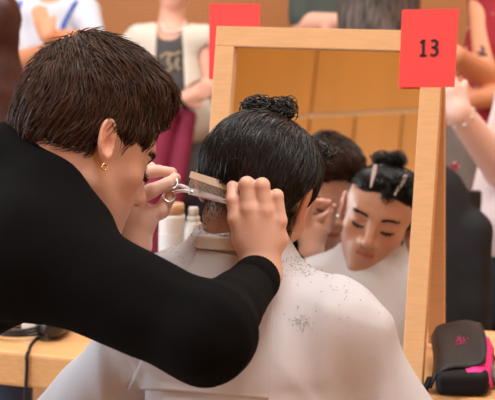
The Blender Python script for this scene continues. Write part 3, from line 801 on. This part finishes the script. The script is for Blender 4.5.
# stool under the client
zs = .40
stool = thing('stool', 'round black stool beneath the seated client, under the cape', 'stool', (hipc[0], hipc[1], 0))
mesh_obj('seat', *lathe([(.02, zs-.06), (.17, zs-.06), (.18, zs-.04), (.18, zs-.015), (.165, zs-.001), (.02, zs)], (hipc[0], hipc[1], 0)), M_leather, stool)
mesh_obj('pole', *lathe([(.026, .04), (.026, zs-.06)], (hipc[0], hipc[1], 0)), M_steel, stool)
mesh_obj('base', *lathe([(.20, .0), (.20, .012), (.05, .04), (.02, .045)], (hipc[0], hipc[1], 0)), M_steel, stool)

# ------------------------------------------------------------ comb, scissors, clips
def slab(Q, nrm, th):
    Q = np.array(Q); n = len(Q); V = np.concatenate([Q-nrm*th/2, Q+nrm*th/2])
    return V, [list(range(n)), list(range(2*n-1, n-1, -1))]+[[i, i+n, (i+1) % n+n, (i+1) % n] for i in range(n)]
cA, cB_ = pt(191, 171, 1.352), pt(246, 188, 1.352)
cx = unit(cB_-cA); cnn = unit(np.cross(cx, UPV)); cy = np.cross(cnn, cx); cy = cy if cy@UPV > 0 else -cy
L_ = np.linalg.norm(cB_-cA)
comb = thing('comb', 'beige barber comb held against the nape by the near hand', 'comb', (cA+cB_)/2)
mesh_obj('spine', *slab([cA, cB_, cB_-cy*.012, cA-cy*.009], cnn, .0028), M_comb, comb, smooth=False)
rs = np.random.RandomState(15); n = 260
base_ = np.array([pt(200+22*a, 176+8*a+7*b, 1.362) for a, b in rs.rand(n, 2)]); dv = (-cy*.95+cx*.10)[None]+rs.randn(n, 3)*.12
L3 = (.010+.008*rs.rand(n))[:, None]; st = np.stack([base_-dv*L3*.6, base_, base_+dv*L3*.5-FWD*.002, base_+dv*L3*.8-FWD*.001], 1)
Vh, Fh = strand_mesh(st, .0006, .0002, rs.randn(n, 3)); mesh_obj('combed_tuft', Vh, Fh, M_hair_black, hc)
tt = []
for i in range(44):
    a = cA+cx*(.003+i*(L_-.006)/43)-cy*.008; tt.append(slab([a-cx*.0003, a+cx*.0003, a+cx*.0002-cy*.014, a-cx*.0002-cy*.014], cnn, .0018))
mesh_obj('teeth', *joinm(tt), M_comb, comb, smooth=False)
sc = thing('scissors', 'steel hairdressing scissors held open in the far hand', 'scissors', pt(190, 190, 1.345))
piv = pt(192, 192, 1.370)
def blade(tip, tail, wd, off):
    ax = unit(tip-piv); s_ = unit(np.cross(ax, FWD)); k = np.cross(ax, s_)
    Q = [piv-ax*.006+s_*wd*.5, piv+ax*.004+s_*wd*.62, piv+(tip-piv)*.7+s_*wd*.30, tip, piv+(tip-piv)*.7-s_*wd*.22, piv-ax*.004-s_*wd*.5]
    v1 = slab([q+k*off for q in Q], k, .0016); v2 = tube(spline([piv+k*off, (piv+tail)/2+s_*.002, tail], 6), [.0026]*12+[.0022], 8)
    return joinm([v1, v2])
t1, t2 = pt(232, 205, 1.330), pt(230, 201, 1.330)
h1, h2 = pt(178, 185, 1.428), pt(175, 192, 1.426)
b1 = mesh_obj('blade', *blade(t1, h1, .0085, -.0009), M_blade, sc, smooth=False)
b2 = mesh_obj('blade', *blade(t2, h2, .0085, .0011), M_blade, sc, smooth=False)
for b_, h in ((b1, h1+c2w((-.009, .003, 0))), (b2, h2+c2w((-.008, -.006, 0)))):
    mesh_obj('finger_ring', *tube([h+.0092*(math.cos(t)*RGT*.9+math.sin(t)*unit(UPV+.5*FWD)) for t in np.linspace(0, 6.283, 26, endpoint=False)], .0015, 8, True), M_steel, b_)
mesh_obj('pivot_screw', *lathe([(.0028, -.003), (.0028, .003), (.001, .0034)], piv, FWD, 16), M_steel, sc)
def hairclip(c, ax, nrm, ln, label):
    ax = unit(ax); nrm = unit(nrm-ax*(ax@nrm)); s_ = np.cross(ax, nrm)
    Q = [c-ax*ln/2-s_*.0035, c-ax*ln*.2-s_*.0050, c+ax*ln/2-s_*.0014, c+ax*ln/2+s_*.0014, c-ax*ln*.2+s_*.0050, c-ax*ln/2+s_*.0035]
    k = thing('hair_clip', label, 'hair clip', c, 'hair clips pinned in the front curls')
    mesh_obj('top_jaw', *slab([q+nrm*.004 for q in Q], nrm, .0012), M_clip, k, smooth=False)
    mesh_obj('lower_jaw', *slab([q-nrm*.001 for q in Q], nrm, .0012), M_clip, k, smooth=False)
    mesh_obj('spring', *tube([c-ax*ln*.3+nrm*.002+.003*(math.cos(t)*ax+math.sin(t)*nrm) for t in np.linspace(0, 5.5, 12)], .0008, 6), M_clip, k)
hairclip(lc(-.030, .082, .100), np.array([.1, .5, -1])@CB, CB[1]*.8+CB[2]*.4, .05, 'silver hair clip seen in the mirror left of the forehead curl')
hairclip(lc(.030, .084, .098), np.array([-.25, .4, -1])@CB, CB[1]*.8+CB[2]*.4, .05, 'silver hair clip seen in the mirror right of the forehead curl')

# ------------------------------------------------------------ cans, clippers, case and brush on the table
def can(px, py_, r, h, label, style):
    b = ptz(px, py_, TABLE); t = thing('spray_can', label, 'spray can', b, None)
    if style == 'tan':
        mesh_obj('body', *lathe([(r*.9, 0), (r, .004), (r, h-.03), (r*.97, h-.022)], b), mat('ribbed_white', srgb(214, 210, 204), .5, bump=.6, bscale=60, stretch=(1, 1, .02)), t)
        mesh_obj('cap', *lathe([(r*.93, h-.022), (r*.93, h-.004), (r*.86, h), (.001, h)], b), mat('tan_cap', srgb(206, 168, 130), .45), t)
        mesh_obj('label', *lathe([(r+.0004, h*.25), (r+.0004, h*.25+.001), (r+.0004, h*.78), (r, h*.78+.001)], b), mat('label_grey', srgb(200, 198, 196), .6, var=.06, vscale=120), t)
    else:
        mesh_obj('body', *lathe([(r*.9, 0), (r, .004), (r, h-.052), (r*.93, h-.042), (r*.72, h-.032), (r*.52, h-.027)], b), M_white_plastic, t)
        mesh_obj('collar', *lathe([(r*.55, h-.029), (r*.60, h-.026), (r*.60, h-.020), (r*.5, h-.018)], b), M_white_plastic, t)
        mesh_obj('cap', *lathe([(r*.46, h-.019), (r*.46, h-.004), (r*.40, h), (.001, h)], b), M_white_plastic, t)
def canh(px, py_, ytop):
    b = ptz(px, py_, TABLE); r = c2w(((px-247.5)/FPX, (200-ytop)/FPX, 1)); k = (b[:2]-ORG[:2])@(r[:2])/(r[:2]@r[:2]); return (ORG+r*k)[2]-TABLE
can(171, 338, .0262, canh(171, 338, 203), 'tall white spray can with a tan cap beside the mirror', 'tan')
can(192, 339, .0225, canh(192, 339, 207), 'white spray can with a narrow white nozzle cap beside the mirror', 'white')

# clippers with their cord, charger and coiled cable on the left
b = ptz(51, 341, TABLE); cl = thing('hair_clippers', 'black corded hair clippers lying on the left of the table', 'hair clippers', b)
ax = unit(tn+tr*-.15); ax[2] = 0; sd = np.cross(ax, [0, 0, 1])
B3 = np.array([sd, ax, [0, 0, 1.]])
fb = lambda p: smin(ell(p, b+ax*.055+[0, 0, .033], (.028, .075, .0325), B3), cap(p, b+ax*.008+[0, 0, .0295], b+ax*.05+[0, 0, .029], .025, .026), .01)
V, F = nets(fb, b-[.1, .12, .01], b+[.1, .16, .08], .002); mesh_obj('body', V, F, M_black_plastic, cl)
mesh_obj('switch', *box(b+ax*.012-ax*.022+[0, 0, .036], (.010, .006, .012), B3, .001), mat('grey_plastic', srgb(70, 72, 76), .4), cl)
mesh_obj('grip', *joinm([box(b+ax*(.02+.008*i)+[0, 0, .0565], (.022, .003, .003), B3, .0006) for i in range(5)]), MATS['grey_plastic'], cl)
mesh_obj('blade_set', *box(b+ax*.134+[0, 0, .026], (.036, .014, .012), B3, .001), M_steel, cl)
e = ptz(30, 352, TABLE+.004)
def cz(px, py_, z=.0035): return ptz(px, py_, TABLE+z)
edge = cz(29, 351); out = edge-tn*.006
cord = [b+ax*-.012+[0, 0, .014], cz(38, 338), cz(31, 345), edge+[0, 0, .0005], out+[0, 0, -.006]-tn*.004, out+[0, 0, -.03]-tn*.004, out+[-.004, 0, -.12]-tn*.005, out+[-.006, 0, -.30]-tn*.005]
tag(mesh_obj('clipper_cord', *tube(spline(cord, 8), .0034, 8), M_black_plastic), 'black cord running from the clippers over the table edge', 'cord')
cc_ = cz(16, 334); P = []
for t in np.linspace(0, 2*math.pi*3.2, 90): P.append(cc_+tr*(.052+.004*math.sin(t*1.3))*math.cos(t)+tn*(.040+.004*math.cos(t*.7))*math.sin(t)+[0, 0, .001+.0062*t/6.28])
tag(mesh_obj('coiled_cable', *tube(P, .0030, 8), mat('dark_cable', (.03, .03, .035), .45)), 'coil of dark cable lying on the far left of the table', 'cable')
P = [cz(-14, 352), cz(-2, 343), cz(4, 346), cz(2, 354-4), cz(-8, 356-4)]
b2_ = ptz(34, 331, TABLE); tag(mesh_obj('power_adapter', *box(b2_+[0, 0, .0175], (.034, .05, .034), RT, .004), M_white_plastic), 'small white power adapter behind the black clippers', 'adapter')
gl = ptz(146, 340, TABLE)

# tool case: a folded black pouch with a magenta lining
cf = ptz(462, 398, TABLE); cx_ = unit(np.array([1, .05, 0])); cyv = unit(np.array([.16, 1, 0])); cyv = unit(cyv)
Wc, Lc = .092, .235
case = thing('tool_case', 'black folding tool case with a magenta lining on the table', 'case', cf+cyv*Lc/2)
def cpt(u, v, z): return cf+cx_*u+cyv*v+np.array([0, 0, z])
def case_body(p):
    q = p-cf; M_ = np.linalg.inv(np.array([cx_, cyv, [0, 0, 1]])); l = q@M_
    h = .040-.010*np.clip((.05-l[..., 1])/.05, 0, 1)
    dx = np.abs(l[..., 0])-(Wc/2-.012); dy = np.abs(l[..., 1]-Lc/2)-(Lc/2-.012); dz = np.abs(l[..., 2]-.022)-.008
    d = np.sqrt(np.maximum(dx, 0)**2+np.maximum(dy, 0)**2+np.maximum(dz, 0)**2)+np.minimum(np.maximum(dx, np.maximum(dy, dz)), 0)-.0125
    return (d+.0012*noise(p, 60, 61)).astype(np.float32)
V, F = nets(case_body, cf-[.1, .06, .01], cf+[.14, .32, .08], .003); mesh_obj('body', V, F, M_nylon, case)
def sheet(rows, th=.0022):
    rows = np.array(rows); m, n, _ = rows.shape; du = np.gradient(rows, axis=1); dv = np.gradient(rows, axis=0); nn = np.cross(du, dv); nn /= np.linalg.norm(nn, axis=2, keepdims=True)
    V = np.concatenate([rows.reshape(-1, 3), (rows+nn*th).reshape(-1, 3)]); F = []; N_ = m*n
    for j in range(m-1):
        for i in range(n-1): k = j*n+i; F += [[k, k+1, k+n+1, k+n], [k+N_, k+n+N_, k+n+1+N_, k+1+N_]]
    rim = list(range(n))+[j*n+n-1 for j in range(1, m)]+[(m-1)*n+i for i in range(n-2, -1, -1)]+[j*n for j in range(m-2, 0, -1)]
    for i in range(len(rim)): a, b_ = rim[i], rim[(i+1) % len(rim)]; F.append([a, a+N_, b_+N_, b_])
    return V, F
rows = []
for v in np.linspace(0, 1, 15):
    r_ = []
    for u in np.linspace(0, 1, 11):
        x = -Wc/2-.008+u*(Wc+.002)*(1-.03*v)+.004*math.sin(v*5); y = .045+.205*v-.030*(1-u)*(1-v)+.0*u
        z = .052+.020*math.sin(v*1.9)-.018*(1-v)*(1-u)-.045*max(0, .12-u)/.12*.5+.004*math.sin(u*6+v*4)
        r_.append(cpt(x, y, z))
    rows.append(r_)
flap = mesh_obj('flap', *sheet(rows, .004), M_leather, case)
rows = []
for v in np.linspace(0, 1, 14):
    rows.append([cpt(-Wc*.12*(1-v*.8)+u*(Wc*.66)+.0, .012+.215*v, .036+.014*(1-abs(2*u-1))*(.4)+.012*v+(-.022*max(0, u-.8)/.2)) for u in np.linspace(0, 1, 12)])
mesh_obj('lining', *sheet(rows, .003), M_pink, case)
ek = []
fl = lambda u, v: cpt(-Wc/2-.008+u*(Wc+.002)*(1-.03*v)+.004*math.sin(v*5), .045+.205*v-.030*(1-u)*(1-v), .052+.020*math.sin(v*1.9)-.018*(1-v)*(1-u)+.004*math.sin(u*6+v*4)+.0048)
for s_ in ([(.40, .50), (.46, .53), (.46, .60), (.41, .60)], [(.50, .62), (.50, .48)], [(.50, .54), (.57, .56), (.58, .49), (.51, .48)], [(.38, .44), (.60, .45)], [(.62, .52), (.66, .50)]):
    ek.append(tube([fl(*x) for x in s_], .0007, 5))
mesh_obj('emblem', *joinm(ek), M_pink, flap)
mesh_obj('pen_loop', *tube(spline([cpt(-Wc/2-.012, .05, .02), cpt(-Wc/2-.018, .03, .010), cpt(-Wc/2-.022, .022, .008)], 8), [.006]*17, 8), M_nylon, case)

# round brush beside the case
h0 = ptz(496, 391, TABLE)+[0.0, 0, .018]; h1 = h0+unit(np.array([.05, 1, 0]))*.11; h2 = h1+unit(np.array([.05, 1, 0]))*.085
br = thing('round_brush', 'round black bristle hairbrush lying right of the tool case', 'hairbrush', h0-[0, 0, .018])
mesh_obj('handle', *lathe([(.004, 0), (.011, .004), (.012, .03), (.009, .07), (.011, .10), (.008, .108)], h0, h1-h0, 20), mat('brush_handle', srgb(90, 84, 82), .25), br)
mesh_obj('barrel', *lathe([(.007, 0), (.010, .004), (.010, .08), (.006, .085)], h1, h2-h1, 20), M_steel, br)
rs = np.random.RandomState(9); bx_ = unit(h2-h1); u0 = unit(np.cross(bx_, [0, 0, 1])); v0 = np.cross(bx_, u0); st = []
for i in range(900):
    a = rs.rand()*6.28; t = .004+.076*rs.rand(); d = math.cos(a)*u0+math.sin(a)*v0; st.append([h1+bx_*t+d*.009, h1+bx_*(t+.001*rs.randn())+d*.0178])
Vh, Fh = strand_mesh(np.array(st), .0004, .0003, rs.randn(900, 3)); mesh_obj('bristles', Vh, Fh, M_black_plastic, br)

# ------------------------------------------------------------ people standing behind
def bystander(label, d, head, neck, shs, arms, hip, top, bottom, sleeve=.45, hair=None, hairlen=.0, face=None, base=SK_BARBER, skirt=False, torso_w=.13, armr=1., extra=None, body_z=None, open_front=None):
    K = lambda q: pa(q[0], q[1], d+(q[2] if len(q) > 2 else 0))
    N_ = K(neck); H = K(hip); SH = [K(s) for s in shs]; O = K(head)
    fd = unit(-FWD*[1, 1, 0]) if face is None else unit(face)
    Bf = frame3(fd+np.array([0, 0, -.1]), (0, 0, 1)); sdv = unit(SH[1]-SH[0])
    root = thing('person', label, 'person', (H[0], H[1], 0))
    AR = [[SH[i]]+[K(q) for q in arms[i]] for i in range(len(arms))]
    def hands(p, dd):
        for a in AR:
            if len(a) < 4: continue
            w0, tip = a[2], a[3]; ax_ = unit(tip-w0); s_ = unit(np.cross(ax_, fd)+1e-3)
            dd = smin(dd, cap(p, w0, w0+ax_*.06, .026, .026), .02)
            for j in range(4):
                o = s_*(j-1.5)*.017; b_ = w0+ax_*.075+o; dd = smin(dd, cap(p, w0+ax_*.03+o*.8, b_, .014, .011), .012); dd = smin(dd, cap(p, b_, b_+ax_*(.06+.012*math.sin(j*1.2))-fd*.012, .0095, .008), .004)
            dd = smin(dd, cap(p, w0+ax_*.02+s_*.03, w0+ax_*.07+s_*.052, .012, .009), .01)
        return dd
    def skin(p):
        dd = head_sdf((p-O.astype(np.float32))@Bf.T.astype(np.float32)); dd = smin(dd, cap(p, O-[0, 0, .06], N_-[0, 0, .02], .050, .055), .03)
        dd = smin(dd, cap(p, SH[0], SH[1], .045), .05); dd = smin(dd, cap(p, N_-[0, 0, .12], H, torso_w*.8, torso_w*.85), .06)
        for a in AR:
            dd = smin(dd, cap(p, a[0], a[1], .046*armr, .038*armr), .02); dd = smin(dd, cap(p, a[1], a[2], .040*armr, .028*armr), .015)
        return hands(p, dd)
    P = np.array([O, N_, H]+SH+[x for a in AR for x in a])
    V, F = nets(skin, P.min(0)-.2, P.max(0)+.2, .008)
    q = (V-O)@Bf.T; bod = mesh_obj('body', V, F, M_skin_far, root, skin_color(q, base, srgb(190, 100, 92), .8, 0))
    def shirt(p):
        dd = cap(p, SH[0], SH[1], .057); dd = smin(dd, cap(p, N_-[0, 0, .14], H, torso_w, torso_w*1.02), .06)
        for a in AR:
            e = a[0]+(a[1]-a[0])*min(1, sleeve*2) if sleeve < .5 else a[1]
            if sleeve > 0: dd = smin(dd, cap(p, a[0], e, .058*armr, .054*armr), .02)
            if sleeve >= 1: dd = smin(dd, cap(p, a[1], a[2], .05, .04), .02)
        dd = smax(dd, -ell(p, N_+fd*.07+[0, 0, -.0], (.062, .062, .075)), .01)
        if open_front: dd = smax(dd, -ell(p, N_+fd*.16-[0, 0, .16], (open_front, open_front, .26)), .01)
        return dd+.005*noise(p, 14, 71)
    V, F = nets(shirt, P.min(0)-.2, P.max(0)+.2, .009); sh_ = mesh_obj('top', V, F, top, root)
    an = [np.array([H[0], H[1], 0])+sdv*s*.09 for s in (-1, 1)]
    def low(p):
        dd = None
        for s, a_ in zip((-1, 1), an):
            kn = np.array([*(H[:2]+sdv[:2]*s*.09), .48])
            c = smin(cap(p, H+sdv*s*.07, kn, .095, .065), cap(p, kn, a_+[0, 0, .09], .06, .048), .02); dd = c if dd is None else smin(dd, c, .05)
        if skirt: dd = smin(dd, smax(cap(p, H+[0, 0, .06], H-[0, 0, .42], .15, .19), -(p[..., 2]-.5), .01), .02)
        return dd+.004*noise(p, 16, 72)
    V, F = nets(low, H-[.35, .35, H[2]-.05], H+[.35, .35, .22], .012); mesh_obj('skirt' if skirt else 'trousers', V, F, bottom, root)
    for a_ in an:
        fs = lambda p, a_=a_: smax(smin(cap(p, a_+[0, 0, .05], a_+fd*.17*np.array([1, 1, 0])+[0, 0, .035], .045, .035), cap(p, a_+[0, 0, .05], a_+[0, 0, .1], .045, .045), .02), -(p[..., 2]-.002), .004)
        V, F = nets(fs, a_-[.25, .25, .01], a_+[.25, .25, .16], .008); mesh_obj('shoe', V, F, M_leather, root)
    if hair:
        def hs(p):
            q = ((p-O.astype(np.float32))@Bf.T.astype(np.float32)).astype(np.float32); dd = ell(q, (0, -.02, .055), (.09, .112, .10))
            if hairlen: dd = smin(dd, ell(q, (0, -.06, -.04-hairlen/2), (.095, .06, .08+hairlen/2)), .04)
            return smax(dd, -ell(q, (0, .13, -.03), (.07 if hairlen else .3, .09, .13)), .01)+.004*noise(q, 50, 73)
        V, F = nets(hs, O-[.25, .25, .25+hairlen], O+.25, .008); mesh_obj('hair', V, F, hair, root)
    return dict(root=root, top=sh_, bod=bod, N=N_, H=H, SH=SH, AR=AR, fd=fd, shirt=shirt, skin=skin, K=K, sd=sdv, P=P)
def onto(f, px, py_, off=.002):
    r = unit(c2w(((px-247.5)/FPX, (200-py_)/FPX, 1))); P = (ORG+r*3.0)[None].astype(np.float32); best = P.copy(); bf = 9.
    for _ in range(260):
        v = float(f(P)[0])
        if abs(v) < abs(bf): bf = v; best = P.copy()
        if abs(v) < .0008: break
        P = P+np.float32(np.clip(v, -.01, .03)*.9)*r.astype(np.float32)
    P = best
    for _ in range(5): P = P-grad(f, P, .003)*f(P)[:, None]
    return (P+grad(f, P, .003)*off)[0]

M_red_dot = mat('red_dotted_fabric', srgb(150, 20, 34), .8)
_m = M_red_dot; N_, L_n = _m.node_tree.nodes, _m.node_tree.links; vo = N_.new('ShaderNodeTexVoronoi'); vo.inputs['Scale'].default_value = 28; tc = N_.new('ShaderNodeTexCoord'); L_n.new(tc.outputs['Object'], vo.inputs['Vector'])
ls = N_.new('ShaderNodeMath'); ls.operation = 'LESS_THAN'; ls.inputs[1].default_value = .22; L_n.new(vo.outputs['Distance'], ls.inputs[0])
mx = N_.new('ShaderNodeMix'); mx.data_type = 'RGBA'; mx.inputs[6].default_value = (*srgb(150, 20, 34), 1); mx.inputs[7].default_value = (*srgb(226, 190, 180), 1); L_n.new(ls.outputs[0], mx.inputs[0]); L_n.new(mx.outputs[2], N_['Principled BSDF'].inputs['Base Color'])
M_wcard = mat('cream_cardigan', srgb(212, 202, 188), .85); M_wshirt = mat('white_shirt', srgb(206, 210, 220), .8)
M_greytop = mat('charcoal_top', srgb(74, 72, 72), .85); M_navy = mat('navy_denim', srgb(34, 40, 58), .85, var=.2, vscale=20)
M_green = mat('dark_green_shirt', srgb(66, 76, 68), .85); M_maroon = mat('maroon_cloth', srgb(124, 22, 56), .8, var=.12, vscale=12)
M_stripe = mat('streaked_knit', srgb(82, 72, 66), .85, var=.85, vscale=14, stretch=(6, 6, .35)); M_taupe = mat('taupe_cloth', srgb(112, 98, 90), .9, var=.15, vscale=9)
M_pinkwhite = mat('pale_pink_top', srgb(226, 208, 208), .85); M_blackrib = mat('black_ribbed_skirt', (.012, .013, .018), .8, var=.5, vscale=20, stretch=(9, 9, .1))
M_grey_hair = mat('grey_hair', srgb(150, 140, 130), .6); M_auburn = mat('auburn_hair', srgb(60, 24, 18), .5, var=.4, vscale=40, stretch=(4, 4, .6))
SK_F = srgb(226, 170, 146); SK_O = srgb(220, 150, 112)

# woman in the cream waistcoat
W1 = bystander('person in a cream waistcoat over a charcoal top, arms folded', 5.4, (175, -22), (171, 22), [(140, 40), (203, 40)],
    [[(132, 92, -.02), (168, 88, -.2)], [(207, 88, -.03), (183, 100, -.20), (201, 92, -.24)]], (184, 178), M_greytop, M_navy, sleeve=0, hair=M_grey_hair, base=SK_F, torso_w=.115, face=(-.1, -1, 0))
def vest(p):
    d = cap(p, W1['SH'][0]+[0, 0, .0], W1['SH'][1], .066); d = smin(d, cap(p, W1['N']-[0, 0, .14], W1['H']+[0, 0, .25], .128, .125), .06)
    q = p-W1['N'].astype(np.float32); front = (q@W1['fd'].astype(np.float32)) > 0; lat = np.abs(q@W1['sd'].astype(np.float32))
    gap = .050+.16*np.clip(-q[..., 2]-.05, 0, .5)*.35
    d = smax(d, np.where(front, gap-lat, -.05), .006)
    d = smax(d, -(W1['skin'](p)-.004), .004)
    for s_ in (0, 1): d = np.minimum(d, smax(cap(p, W1['SH'][s_]-[0, 0, .01], W1['SH'][s_]-[0, 0, .02]+W1['sd']*(s_*2-1)*.03, .062, .058), -(W1['skin'](p)-.003), .004))
    return d+.003*noise(p, 15, 81)
V, F = nets(vest, W1['P'].min(0)-.15, W1['P'].max(0)+.15, .008); mesh_obj('waistcoat', V, F, M_wcard, W1['root'])
ch = [onto(lambda p: np.minimum(W1['skin'](p), W1['shirt'](p)), x, y_, .004) for x, y_ in ((162, 24), (165, 31), (171, 33), (178, 32), (184, 27), (187, 20))]
mesh_obj('necklace', *tube(spline(ch, 6), .0035, 6), M_white_plastic, W1['root'])
mt_ = [tube(spline([onto(W1['shirt'], x, y_, .002) for x, y_ in s_], 6), .0055, 6) for s_ in ([(160, 58), (166, 54), (174, 55), (180, 52)], [(171, 53), (168, 62), (172, 68), (166, 72)], [(178, 58), (176, 66), (180, 70)])]
mesh_obj('gold_print', *joinm(mt_), mat('dull_gold_print', srgb(170, 150, 120), .7), W1['top'])
wq = W1['AR'][1][2]; mesh_obj('watch_band', *ringtube(wq+unit(W1['AR'][1][3]-wq)*.005, W1['AR'][1][3]-wq, .033, .010, 24, 8), M_black_plastic, W1['root'])
# maroon jacket tied at her waist: two sleeves hang down
J = lambda x, y_, dd=-.24: pa(x, y_, 5.4+dd)
def jk(p):
    d = cap(p, J(167, 118, -.15), J(152, 190, -.18), .045, .055); d = smin(d, cap(p, J(189, 116, -.15), J(172, 205, -.20), .030, .040), .01)
    d = smin(d, cap(p, J(150, 116, -.13), J(196, 112, -.10), .035, .03), .02); d = smin(d, cap(p, J(152, 190, -.18), J(150, 260, -.16), .055, .06), .03)
    return d+.006*noise(p, 16, 83)
V, F = nets(jk, np.minimum(J(130, 270), J(200, 270))-[.1, .2, .1], np.maximum(J(200, 100), J(200, 100))+[.1, .35, .1], .008); mesh_obj('jacket', V, F, M_maroon, W1['root'])
mesh_obj('belt', *ringtube(pa(176, 128, 5.4), (0, 0, 1), .125, .018, 40, 8), mat('pale_denim_belt', srgb(92, 122, 150), .8), W1['root'])

# person in the white shirt with blue straps
W2 = bystander('person in a white shirt with two blue straps, hand at chin', 5.6, (50, -50), (52, -12), [(20, 12), (86, 12)],
    [[(12, 62, -.05), (60, 46, -.30), (78, 42, -.32)], [(94, 40, -.14), (47, 36, -.36), (36, 2, -.30)]], (52, 165), M_wshirt, M_navy, sleeve=.44, hair=M_auburn, base=SK_O)
for s_ in ([(24, -12), (19, 6), (13, 28), (11, 46)], [(80, -12), (74, 4), (66, 18), (60, 34)]):
    P = spline([onto(W2['shirt'], x, y_, .001) for x, y_ in s_], 6); rows = [[p_-RGT*.013, p_-RGT*.005-FWD*.004, p_+RGT*.005-FWD*.004, p_+RGT*.013] for p_ in P]
    mesh_obj('strap', *sheet(rows, .003), mat('blue_strap', srgb(44, 84, 170), .6), W2['root'])
# person in the green shirt
W3 = bystander('person in a dark green shirt with folded bare arms', 5.4, (336, -95), (336, -52), [(307, -30), (366, -30)],
    [[(304, 24, -.02), (340, 22, -.20), (356, 14, -.2)], [(370, 26, -.02), (330, 30, -.16)]], (338, 130), M_green, M_navy, sleeve=.44, hair=M_hair_brown, base=SK_F, armr=1.25)
W4 = bystander('person in a long streaked grey brown knit, cropped above the shoulders', 4.8, (378, -100), (378, -55), [(352, -34), (404, -34)],
    [[(352, 44, 0), (368, 60, -.14)], [(405, 44, 0), (392, 62, -.14), (380, 60, -.16)]], (378, 130), M_stripe, M_navy, sleeve=1, hair=M_auburn, hairlen=.1, base=SK_F, torso_w=.12)
# two at the right
W5 = bystander('person in a red dotted dress with tattooed forearm across', 4.7, (520, -80), (516, -30), [(484, -2), (552, -2)],
    [[(488, 78, -.10), (456, 56, -.26), (444, 52, -.26)], [(552, 90, 0), (470, 100, -.2), (454, 92, -.22)]], (482, 165), M_red_dot, M_taupe, sleeve=0, hair=M_hair_brown, base=SK_O, skirt=True, torso_w=.15, armr=1.25)
tp = [tube(spline([onto(W5['skin'], x, y_, .0005) for x, y_ in s_], 5), .005, 5) for s_ in ([(481, 46), (484, 50), (482, 55)], [(478, 52), (482, 54), (487, 55)], [(484, 47), (480, 56)])]
mesh_obj('tattoo', *joinm(tp), mat('tattoo_ink', srgb(92, 74, 76), .7), W5['bod'])
W6 = bystander('person in a pale pink top and black ribbed skirt with a bracelet', 3.9, (580, -95), (575, -30), [(537, 8), (615, 8)],
    [[(502, 170, -.12), (458, 112, -.28), (446, 84, -.28)], [(596, 150, 0), (560, 190, -.2)]], (522, 228), M_pinkwhite, M_blackrib, sleeve=.2, hair=M_auburn, hairlen=.1, base=srgb(232, 190, 174), skirt=True, torso_w=.168, armr=1.35)
wq = W6['AR'][0][2]; axw = unit(W6['AR'][0][1]-wq); rs = np.random.RandomState(3)
P = [wq+axw*.02+.038*(math.cos(t)*unit(np.cross(axw, [0, 0, 1]))+math.sin(t)*unit(np.cross(axw, np.cross(axw, [0, 0, 1])))) for t in np.linspace(0, 6.283, 16, endpoint=False)]
bl = mesh_obj('bracelet', *tube(P, .0015, 6, True), M_steel, W6['root'])
for p_ in P[::2]: mesh_obj('charm', *lathe([(.001, -.006), (.0055, -.003), (.0055, .003), (.001, .006)], p_, (0, 0, 1), 10), M_white_plastic, bl)
# long-haired person at the left edge
W7 = bystander('person with long auburn hair in dark clothes at the left edge', 3.4, (-16, 42), (-20, 120), [(-62, 152), (8, 152)],
    [[(-78, 250), (-60, 330, -.1)], [(4, 255), (-4, 330, -.1)]], (-24, 300), mat('dark_jacket', (.02, .016, .018), .9), M_navy, sleeve=1, hair=M_auburn, hairlen=.34, base=srgb(170, 100, 80), face=(-.5, .85, 0))

# black coat hung on a chair behind the mirror
cd = 3.6; cc3 = pa(436, 250, cd); chr_ = thing('chair', 'black chair behind the table, under a black coat', 'chair', (cc3[0], cc3[1], 0))
zt = pa(436, 185, cd)[2]
for s in (-1, 1):
    mesh_obj('leg', *box((cc3[0]+s*.10, cc3[1], zt/2-.0), (.035, .03, zt-.02), None, .003), M_black_plastic, chr_, smooth=False)
    mesh_obj('leg', *box((cc3[0]+s*.12, cc3[1]-.38, .225), (.035, .03, .45), None, .003), M_black_plastic, chr_, smooth=False)
mesh_obj('seat', *box((cc3[0], cc3[1]-.2, .462), (.30, .42, .024), None, .006), M_black_plastic, chr_, smooth=False)
mesh_obj('backrest', *box((cc3[0], cc3[1], zt-.09), (.22, .018, .12), None, .004), M_black_plastic, chr_, smooth=False)
def coat(p):
    q = (p-np.array([cc3[0], cc3[1], zt-.42], np.float32)).astype(np.float32)
    d = ell(q, (0, 0, .10), (.135, .075, .38)); d = smin(d, ell(q, (0, 0, -.25), (.155, .085, .30)), .1)
    for s in (-1, 1): d = smin(d, cap(q, (s*.10, -.02, .30), (s*.13, -.05, -.25), .045, .045), .03)
    return d+.010*noise(p*np.array([1, 1, .3], np.float32), 20, 91)+.004*noise(p, 28, 92)
V, F = nets(coat, np.array([cc3[0]-.3, cc3[1]-.25, .2]), np.array([cc3[0]+.3, cc3[1]+.25, zt+.12]), .008)
tag(mesh_obj('coat', V, F, mat('black_coat', (.004, .005, .008), .75, var=.4, vscale=10)), 'black coat draped over the chair back behind the mirror', 'coat')
